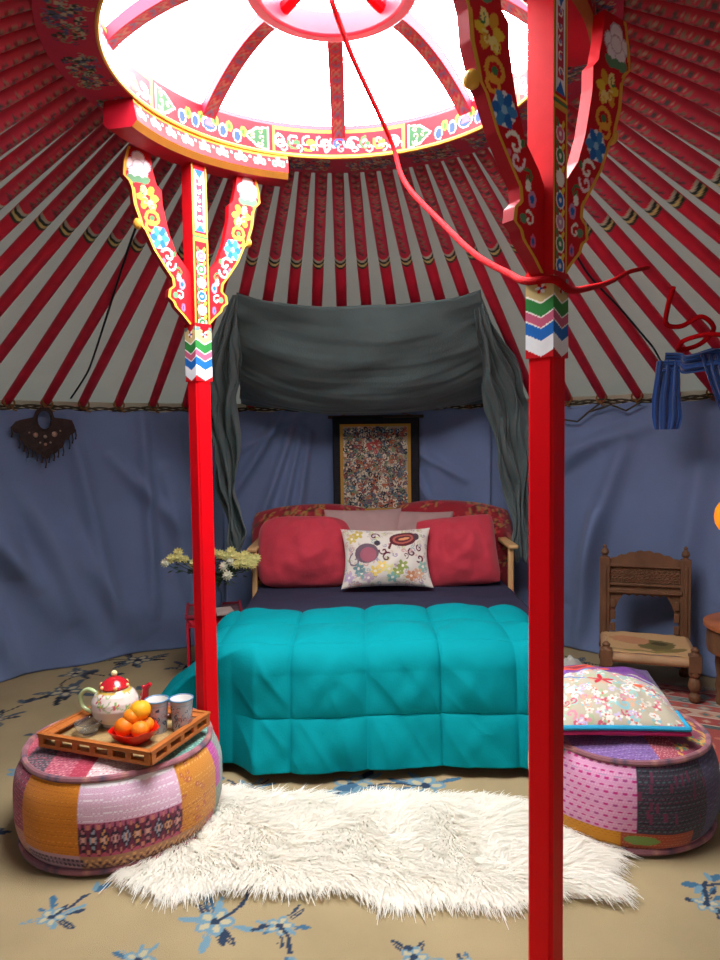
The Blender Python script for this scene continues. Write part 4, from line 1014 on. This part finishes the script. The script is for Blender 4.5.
# ================================================================== CARVED CHAIR
def chair():
    m = mat('carved_dark_wood', '#6e4c34', rough=.55, bump=.5, bscale=90, var=.25, vscale=14, stretch=(1, 1, .4))
    ms = mat('pale_worn_wood', '#b08a64', rough=.6, var=.15, vscale=10)
    T = thing('carved_chair', 'low dark carved wooden chair with an arched back and hide seat by the right wall', 'chair', (1.585, 3.84, .014), RAD(-18))
    w, d, H = .218, .205, .74
    turned = [(.020, 0), (.028, .008), (.030, .03), (.020, .045), (.018, .055), (.030, .07), (.033, .09), (.026, .12), (.019, .13), (.030, .14), (.032, .165)]
    for sx in (-1, 1):
        l = MB(); l.lathe(turned, 20, (sx*w, -d, 0)); l.box((sx*w, -d, .205), (.062, .062, .09)); l.lathe([(.03, .25), (.018, .262), (.022, .275), (.006, .29)], 16, (sx*w, -d, 0)); l.build('front_leg', m, T, bevel=.003)
        l = MB(); l.lathe(turned, 20, (sx*w, d, 0)); l.box((sx*w, d, .42), (.055, .045, .52)); l.box((sx*w, d-.026, .42), (.018, .012, .44))
        l.lathe([(.022, .68), (.012, .69), (.024, .705), (.020, .722), (.008, .735), (.012, .745), (.002, .757)], 16, (sx*w, d, 0)); l.build('back_post', m, T, bevel=.003)
        r = MB(); r.tube([(sx*w, -d, .215), (sx*w, d, .215)], .024, 14); r.build('side_rail', ms, T)
    for y, c in ((-d, ms), (d, m)): r = MB(); r.tube([(-w, y, .205), (w, y, .205)], .026, 14); r.build('seat_rail', c, T)
    # back: two boards, pierced panel, crest and arch
    iw = w-.025
    def board(z0, z1, name, th=.022, dep=0): b = MB(); b.box((0, d+dep, (z0+z1)/2), (2*iw+.01, th, z1-z0)); b.build(name, m, T, bevel=.003)
    board(.475, .50, 'back_rail', .05, -.008); board(.515, .53, 'back_rail', .03); board(.625, .645, 'back_rail', .03)
    f = MB()
    for k in range(14):          # fretwork of small rosettes in a pierced panel
        x = -iw+.016+(2*iw-.032)*k/13
        for z in (.548, .578, .608):
            f.tube([(x+.012*cos(a), d, z+.012*sin(a)) for a in np.linspace(0, 2*pi, 12, endpoint=False)], .0042, 5, closed=True); f.ball((x, d-.003, z), .0055, seg=6, nv=4)
    f.box((0, d+.008, .578), (2*iw, .008, .10)); f.box((0, d+.006, .508), (2*iw, .012, .03)); f.build('fretwork_panel', m, T)
    def slab(name, top, bot, n=90, th=.022, dep=0):
        X = np.linspace(-iw, iw, n); b = MB(); th2 = th/2
        for sg in (-1, 1):
            P = np.array([[(x, d+dep+sg*th2, bot(x)+(top(x)-bot(x))*t) for x in X] for t in (0, 1)]); b.grid(P, flip=sg > 0)
        for fn, fl in ((top, False), (bot, True)):
            P = np.array([[(x, d+dep+s*th2, fn(x)) for x in X] for s in (-1, 1)]); b.grid(P, flip=fl)
        return b.build(name, m, T)
    slab('crest', lambda x: .662+.055*(1-(abs(x)/iw)**1.6)+.008*abs(math.sin(x*60)), lambda x: .64)
    def arch(x):
        t = abs(x)/iw
        return min(.498, .455-.0*t+(-.20*max(0, (t-.62)/.38)**1.3)+.010*abs(math.sin(x*75)))
    slab('arch_panel', lambda x: .48, arch)
    for sx in (-1, 1):
        pn = MB()
        for k in range(3): pn.box((sx*(iw-.02-.0*k), d-.02, .27+k*.07), (.03, .012, .05))
        pn.build('carved_block', m, T, bevel=.004)
    # hide seat, sagging
    X = np.linspace(-1, 1, 50); cv = Canvas(1, 1, 120, '#c09a6c'); cv.ell(.62, .55, .22, .22, '#6c6038'); cv.ell(.75, .3, .2, .1, '#7c6a3c'); cv.ell(.3, .7, .25, .15, '#b8825c'); cv.ell(.45, .18, .4, .05, '#8c7c44'); cv.ell(.66, .62, .1, .06, '#4c4028')
    P = np.array([[(x*(w-.0), y*(d-.0), .236-.020*(1-x*x)*(1-y*y)+.006*nz(x*3, y*3)) for x in X] for y in X]); C = np.array([cv.at((X+1)/2, np.full(50, (y+1)/2)) for y in X])
    MB().grid(P, C).build('hide_seat', mat('worn_hide', attr=True, rough=.8, bump=.3, bscale=40), T, smooth='full', solid=.006)
chair()

# ================================================================== ROUND TABLE AND LANTERN AT THE RIGHT EDGE
def round_table():
    T = thing('round_table', 'low round wooden table at the right edge beside the carved chair', 'table', (1.985, 3.42, .012))
    t = MB(); t.lathe([(.001, .425), (.255, .425), (.265, .432), (.265, .448), (.255, .455), (.001, .455)], 64, cap=False); t.build('tabletop', mat('glow_tinted_table_top', '#a8623c', rough=.35, var=.25, vscale=9), T)  # the lantern's orange glow is put into the top's wood colour
    a = MB(); a.lathe([(.235, .30), (.245, .305), (.250, .36), (.245, .425), (.225, .425), (.225, .30)], 64, cap=False, flut=lambda th, t: .008*np.cos(24*th)); a.build('apron', mat('carved_dark_wood'), T)
    for k in range(4):
        g = pi/4+k*pi/2; l = MB(); l.lathe([(.018, 0), (.024, .02), (.016, .05), (.026, .10), (.018, .15), (.028, .22), (.022, .30), (.026, .34)], 16, (.19*cos(g), .19*sin(g), 0)); l.build('leg', mat('carved_dark_wood'), T)
round_table()
def lantern():
    T = thing('paper_lantern', 'small glowing orange lantern hanging at the right edge against the blue wall cloth', 'lantern', (1.815, 3.45, 1.0))
    b = MB(); b.lathe([(.018, -.075), (.035, -.066), (.052, -.035), (.057, 0), (.052, .035), (.035, .066), (.018, .075)], 36, flut=lambda th, t: .02*np.cos(9*th), cap=False)
    b.build('shade', mat('orange_paper', '#f08418', rough=.8, emit=.55), T, smooth='full')
    c = MB(); c.lathe([(.02, .074), (.022, .084), (.004, .09)], 16); c.lathe([(.02, -.074), (.020, -.082), (.004, -.084)], 16); c.build('cap', mat('dark_brown_wood'), T)
    zt = roof_z(1.815, 3.45)-.03-1.0
    c = MB(); c.tube([(0, 0, .085), (.0, .0, zt)], .002, 5); c.build('cord', mat('brown_cord'), T)
lantern()

# ================================================================== BEDSIDE TABLE AND FLOWERS
def bedside():
    m = mat('red_side_table', '#c01c30', rough=.5, var=.1)
    T = thing('side_table', 'small red folding side table left of the bed behind the far post', 'table', (-.875, 4.10, 0), RAD(12))
    W, D, H = .31, .28, .41
    t = MB(); t.box((0, 0, H-.012), (W, D, .016)); t.build('tabletop', mat('woven_pink_tray', '#5c4248', rough=.8, bump=.6, bscale=90, var=.35, vscale=60), T)
    r = MB()
    for sx in (-1, 1): r.box((sx*W/2, 0, H), (.016, D+.03, .03)); r.box((0, sx*D/2, H-.004), (W, .014, .022))
    r.build('rim', mat('dark_red_rim', '#8a2434', rough=.6), T, bevel=.003)
    for sy in (-1, 1):
        for s in (-1, 1):
            l = MB(); l.tube([(s*(W/2-.01), sy*(D/2-.01), H-.02), (-s*(W/2-.02)*.2, sy*(D/2-.01-(s > 0)*.02), .20), (s*(W/2-.04), sy*(D/2-.01), .012)], .012, 8); l.build('leg', m, T)
    for sx in (-1, 1): a = MB(); a.box((sx*(W/2-.005), 0, .215), (.014, D-.01, .37)); a.build('side_panel', m, T, bevel=.002)
    a = MB(); a.box((0, -D/2+.01, H-.045), (W-.03, .012, .045)); a.box((0, D/2-.01, H-.045), (W-.03, .012, .045)); a.build('apron', m, T)
bedside()
def flowers():
    T = thing('vase', 'dark blue grey vase on the red side table behind the far post', 'vase', (-.875, 4.11, .408))
    b = MB(); b.lathe([(.03, 0), (.042, .01), (.050, .05), (.044, .10), (.026, .14), (.028, .165), (.024, .165), (.022, .14), (.001, .12)], 32, cap=False); b.lathe([(.001, 0), (.03, 0)], 32, cap=False); b.build('body', mat('vase_glaze', '#39455c', rough=.3), T)
    F = thing('chrysanthemum_bunch', 'bunch of pale yellow chrysanthemums with dark leaves spreading from behind the far post', 'flowers', (-.875, 4.11, .56))
    q = random.Random(6); mp = mat('pale_yellow_petal', '#d2cb84', rough=.7, var=.1, vscale=30); mw = mat('white_petal', '#d8d6bc', rough=.7); mg = mat('dark_leaf', '#3a4c34', rough=.7, var=.2, vscale=20)
    heads = [(-.30, .0, .18), (-.26, .03, .215), (-.235, -.03, .19), (-.34, -.02, .155), (-.20, .0, .175), (-.15, .02, .14), (.10, -.03, .20), (.13, .0, .225), (.155, -.04, .20), (.17, .02, .185), (.20, -.02, .175), (.225, .02, .195), (.25, -.03, .165), (.27, .0, .18), (.295, -.02, .15), (.31, .0, .175), (.14, -.05, .165), (.18, -.05, .145), (.09, -.04, .13), (.29, -.05, .135), (.115, -.06, .07), (.0, .0, .22), (.05, .02, .2), (-.05, .02, .21), (-.1, -.02, .18), (.24, -.06, .15)]
    st = MB(); lf = MB()
    for i, (x, y, z) in enumerate(heads):
        x, z = x*.82, z*.85
        pts = smooth_path([(0, 0, -.09), (x*.25, y*.5, .04), (x*.75, y, z*.7), (x, y, z)], 5); st.tube(pts, .0025, 5)
        h = MB(); r = q.uniform(.028, .038)
        for ring, (n, rr, tz) in enumerate(((11, 1., .0), (9, .75, .35), (6, .45, .65))):
            for k in range(n):
                a = 2*pi*k/n+ring*.3; c, s = cos(a), sin(a); L = r*rr; w = r*.2
                V = [(0, 0, tz*r), (L*.6*c-w*s, L*.6*s+w*c, r*(tz+.2)), (L*c, L*s, r*(tz*1.3+.12)), (L*.6*c+w*s, L*.6*s-w*c, r*(tz+.2)), (L*.5*c, L*.5*s, r*(tz-.15))]
                h.add([(x+v[0], y-v[2]*.9+v[1]*.35, z+v[1]*.9+v[2]*.45) for v in V], [(0, 1, 2), (0, 2, 3), (0, 4, 1), (1, 4, 2), (2, 4, 3), (3, 4, 0)])
        h.ball((x, y-r*.2, z+r*.1), r*.6, seg=10, nv=6, sc=(1, 1, .8))
        h.build('flower_head', mw if i in (3, 16, 18, 20) else mp, F)
    for k in range(150):
        x, y, z = q.choice(heads); t = q.uniform(.35, .95); x, z = x*.82, z*.85; c = Vector((x*t+q.uniform(-.03, .03), y*t+q.uniform(-.03, .03), z*t+q.uniform(-.03, .01))); a = q.uniform(0, 2*pi); L = q.uniform(.025, .05)
        d = Vector((cos(a), sin(a), q.uniform(-.6, .3)))*L; n = Vector((-sin(a), cos(a), 0))*L*.32
        lf.add([tuple(c), tuple(c+d*.5+n), tuple(c+d), tuple(c+d*.5-n), tuple(c+d*.5-Vector((0, 0, .006)))], [(0, 1, 4), (1, 2, 4), (2, 3, 4), (3, 0, 4), (0, 3, 2, 1)])
    st.build('stem', mg, F); lf.build('foliage', mg, F)
flowers()
bk = MB(); bk.box((0, 0, .008), (.10, .14, .016), RAD(20)); bk.box((0, 0, .0165), (.094, .13, .002), RAD(20))
tag(bk.build('book', mat('pale_book', '#a89890', rough=.7), loc=(-.80, 4.02, .41), bevel=.002), 'pale book lying on the right corner of the red side table', 'book')
# crumpled cloth on the floor by the right wall
def crumple():
    P = np.array([[((.07+.01*sin(5*a))*r*cos(a)*1.2, .06*r*sin(a), .006+.055*(1-r*r)*(1+.5*nz(r*3*cos(a), r*3*sin(a), 3))) for a in np.linspace(0, 2*pi, 40, endpoint=False)] for r in np.linspace(1, .01, 14)])
    tag(MB().grid(P, cu=True).build('folded_cloth', mat('white_cotton', '#c8c4bc', rough=.9, bump=.3), loc=(1.25, 4.16, .012), smooth='full'), 'small crumpled white cloth on the floor left of the carved chair', 'cloth')
crumple()

# ================================================================== THINGS HUNG ON THE WALL AND ROOF
def ornament():
    az = math.atan2(-1.925-CX, 4.25-CY); R = 2.655; p = polar(az, R, 1.53)
    T = thing('leather_ornament', 'dark studded leather ornament with an oval opening and fringe hanging on the left wall', 'wall ornament', p, -az)
    # outline (x, z) in metres
    out = [(-.19, -.03), (-.155, .01), (-.10, .022), (-.06, .03), (-.045, .07), (-.02, .09), (.03, .09), (.05, .07), (.06, .03), (.12, .025), (.165, .015), (.18, -.02), (.185, -.06), (.15, -.075), (.145, -.11), (.12, -.10), (.105, -.15), (.075, -.165), (.06, -.19), (.03, -.185), (.015, -.22), (0, -.225), (-.02, -.195), (-.05, -.185), (-.075, -.155), (-.10, -.16), (-.12, -.12), (-.145, -.10), (-.14, -.065), (-.17, -.06)]
    ang = np.linspace(0, 2*pi, 90, endpoint=False); cx, cz = .0, .015
    Po = []
    for a in ang:      # outer radius by ray casting against the outline
        best = .05
        for (x1, z1), (x2, z2) in zip(out, out[1:]+out[:1]):
            dx, dz = cos(a), sin(a); ex, ez = x2-x1, z2-z1; den = dx*ez-dz*ex
            if abs(den) < 1e-9: continue
            t = ((x1-cx)*ez-(z1-cz)*ex)/den; u = ((x1-cx)*dz-(z1-cz)*dx)/den
            if t > 0 and 0 <= u <= 1: best = max(best, t)
        Po.append(best)
    Pi = [(.041*cos(a), .056*sin(a)) for a in ang]
    b = MB(); 
    for sg in (-1, 1):
        P = np.array([[(cx+ix+(ro*cos(a)-ix)*t, sg*.008*(1 if t < 1 else .4), cz+iz+(ro*sin(a)-iz)*t) for (ix, iz), ro, a in zip(Pi, Po, ang)] for t in (0, .15, .5, .85, 1)]); b.grid(P, cu=True, flip=sg > 0)
    P = np.array([[(cx+ix, y, cz+iz) for ix, iz in Pi] for y in (-.008, .008)]); b.grid(P, cu=True)
    b.build('plate', mat('dark_leather', '#32211c', rough=.6, bump=.8, bscale=70, var=.3, vscale=25), T)
    r = MB(); r.tube([(cx+.045*cos(a), -.010, cz+.060*sin(a)) for a in ang[::2]], .006, 6, closed=True); r.build('opening_rim', mat('dark_leather'), T)
    for x, z, rr in ((-.055, -.075, .015), (.055, -.070, .017), (0, -.085, .011), (0, -.13, .009), (-.09, -.06, .006), (.09, -.05, .006), (-.03, -.12, .006), (.03, -.12, .006)):
        s = MB(); s.ball((x, -.010, z), rr, seg=10, nv=6, sc=(1, .4, 1)); s.build('stud', mat('dull_brass', '#a08474', rough=.4, metal=.5), T)
    f = MB(); q = random.Random(2)
    for x, z in [(-.185, -.045), (-.145, -.11), (-.12, -.13), (-.10, -.165), (-.075, -.165), (-.05, -.19), (-.02, -.2), (0, -.23), (.02, -.2), (.05, -.19), (.075, -.17), (.105, -.16), (.145, -.12), (.165, -.085), (.185, -.06)]:
        f.tube([(x, 0, z+.02), (x+.003, -.004, z-.02), (x, 0, z-.035)], .004, 5); f.ball((x, 0, z-.038), .006, seg=6, nv=5)
    f.build('tassel', mat('dark_leather'), T)
    c = MB(); c.tube([(-.02, 0, .085), (0, .01, .125), (.03, 0, .085)], .004, 5); c.build('cord', mat('brown_cord'), T)
ornament()
def under(x, y, off=.06): return (x, y, roof_z(x, y)-off)
m_scarf = mat('royal_blue_scarf', '#184484', rough=.7, sheen=.3, var=.25, vscale=12, stretch=(1, 1, .2))
def scarf():
    T = thing('blue_scarf', 'royal blue scarf draped over the rafters at the far right above the wall', 'scarf')
    def strip(path, wid, name, folds=5, seed=0, wdir=(.85, -.5, 0)):
        sp = smooth_path([p[:3] for p in path], 14); n = len(sp); ws = np.interp(np.linspace(0, 1, n), np.linspace(0, 1, len(path)), wid)
        wd = Vector(wdir).normalized(); nd = Vector((-.45, -.9, 0)).normalized(); nu = 44
        P = np.array([[tuple(sp[i]+wd*(u*ws[i])+nd*(.016*sin(u*folds*2.2+seed+i*.06)+.008*sin(u*folds*5+i*.1))) for u in np.linspace(-1, 1, nu)] for i in range(n)])
        MB().grid(P).build(name, m_scarf, T, smooth='full', solid=.003)
    a, b, c = under(1.665, 3.80, .09), under(1.73, 3.72, .12), under(1.83, 3.62, .07)
    strip([(a[0], a[1], a[2]+.0), (a[0]+.0, a[1], a[2]-.09), (a[0]-.005, a[1], a[2]-.2), (a[0]+.0, a[1], a[2]-.30), (a[0], a[1], a[2]-.37)], [.055, .062, .07, .075, .06], 'hanging_end', 4, 1)
    strip([(a[0]-.02, a[1], a[2]-.01), (a[0]+.05, a[1]-.03, a[2]-.01), b, (c[0], c[1], c[2]-.02), (c[0]+.06, c[1]-.03, c[2]-.02)], [.05, .045, .05, .06, .05], 'swag', 3, 2, (.1, -.2, 1))
    strip([(c[0]-.02, c[1], c[2]), (c[0]+.02, c[1]-.0, c[2]-.12), (c[0]+.07, c[1]-.01, c[2]-.26), (c[0]+.13, c[1]-.03, c[2]-.42)], [.05, .05, .05, .05], 'hanging_end', 4, 3)
scarf()
m_rope = mat('red_rope', '#a8040e', spec=.1, rough=.8, bump=.6, bscale=160)
def rope():
    tag(MB().tube(smooth_path([(CX+.0, CY+.02, ZR+.22), (-.01, 2.50, 2.73), (.09, 2.76, 2.65), (.150, 2.90, 2.585), (.175, 2.82, 2.45), (.205, 2.66, 2.32), (.275, 2.43, 2.15), (.345, 2.10, 1.945), (.40, 1.88, 1.835), (.413, 1.745, 1.785), (.466, 1.687, 1.775), (.523, 1.745, 1.762), (.68, 2.1, 1.84), (.93, 2.62, 1.97), (1.16, 3.02, 2.10), (1.33, 3.25, 2.17)], 14), .0095, 8).build('rope', m_rope, smooth='full'),
            'red rope slung from crown hub to near post and on to the right rafters', 'rope')
    l = [under(1.46, 3.28, .05), under(1.47, 3.36, .10), under(1.50, 3.44, .13), under(1.58, 3.46, .10), under(1.66, 3.42, .04), under(1.74, 3.46, .05), under(1.72, 3.56, .09), under(1.64, 3.60, .13), under(1.62, 3.52, .13), under(1.70, 3.44, .10), under(1.82, 3.42, .07), under(1.9, 3.40, .05)]
    tag(MB().tube(smooth_path(l, 10), .012, 8).build('rope', m_rope, smooth='full'), 'loose loops of red rope hanging from rafters above the scarf', 'rope')
rope()
m_cable = mat('black_cable', '#17171a', rough=.5)
def cable(pts, label, r=.0055): tag(MB().tube(smooth_path([under(x, y, .045+.01*(k % 2)) for k, (x, y) in enumerate(pts)], 10), r, 6).build('cable', m_cable, smooth='full'), label, 'cable')
cable([(-.90, 3.06), (-1.06, 3.29), (-1.3, 3.68), (-1.52, 4.02), (-1.62, 4.16), (-1.76, 4.30)], 'thin black cable running down the left rafters beside the far post bracket')
cable([(.93, 3.20), (1.10, 3.40), (1.32, 3.58), (1.50, 3.72), (1.62, 3.84), (1.80, 4.06)], 'thin black cable running down the right rafters towards the blue scarf')
def twigs():
    mb = MB()
    z = 1.56
    def P(x, zz): az = math.radians(x); return polar(az, 2.66, zz)
    for path in ([(23, 1.47), (25.5, 1.52), (28, 1.49), (31, 1.52), (33.5, 1.50), (35, 1.56), (36.5, 1.61)], [(25.5, 1.52), (24, 1.56)], [(35, 1.56), (38, 1.60), (40, 1.56), (42, 1.61)], [(31, 1.52), (31.5, 1.58)]):
        mb.tube([P(*p) for p in path], .006, 6)
    tag(mb.build('hide_cord', mat('dark_hair_rope'), smooth='full'), 'thin dark cord strung in zigzags over the top of the right wall cloth', 'cord')
twigs()

# ================================================================== LIGHT AND CAMERA
w = bpy.data.worlds.new('World'); bpy.context.scene.world = w; w.use_nodes = True
bg = w.node_tree.nodes['Background']; bg.inputs['Color'].default_value = (.95, .98, 1, 1); bg.inputs['Strength'].default_value = 20
def portal(loc, rot, sx, sy):
    l = bpy.data.lights.new('portal', 'AREA'); l.shape = 'RECTANGLE'; l.size = sx; l.size_y = sy; l.cycles.is_portal = True
    o = bpy.data.objects.new('portal', l); COL.objects.link(o); o.location = loc; o.rotation_euler = rot
portal((CX, CY, ZR+.13), (0, 0, 0), 1.44, 1.44)
portal((CX, CY-RW-.1, .73), (RAD(90), 0, 0), 1.1, 1.42)
cam = bpy.data.cameras.new('Camera'); co = bpy.data.objects.new('Camera', cam); COL.objects.link(co)
cam.sensor_fit = 'VERTICAL'; cam.sensor_height = 24; cam.lens = 24*CAMF/960; cam.clip_start = .05
co.matrix_world = Matrix.Translation((0, 0, EYE)) @ Matrix.Rotation(pi/2-PIT, 4, 'X') @ Matrix.Rotation(-ROLL, 4, 'Z')
sc = bpy.context.scene; sc.camera = co
sc.view_settings.view_transform = 'Standard'; sc.view_settings.look = 'None'; sc.view_settings.gamma = 1; sc.view_settings.use_curve_mapping = False
sc.view_settings.exposure = .68
sc.cycles.use_denoising = True; sc.cycles.max_bounces = 10; sc.cycles.diffuse_bounces = 6
sc.cycles.sample_clamp_indirect = 8
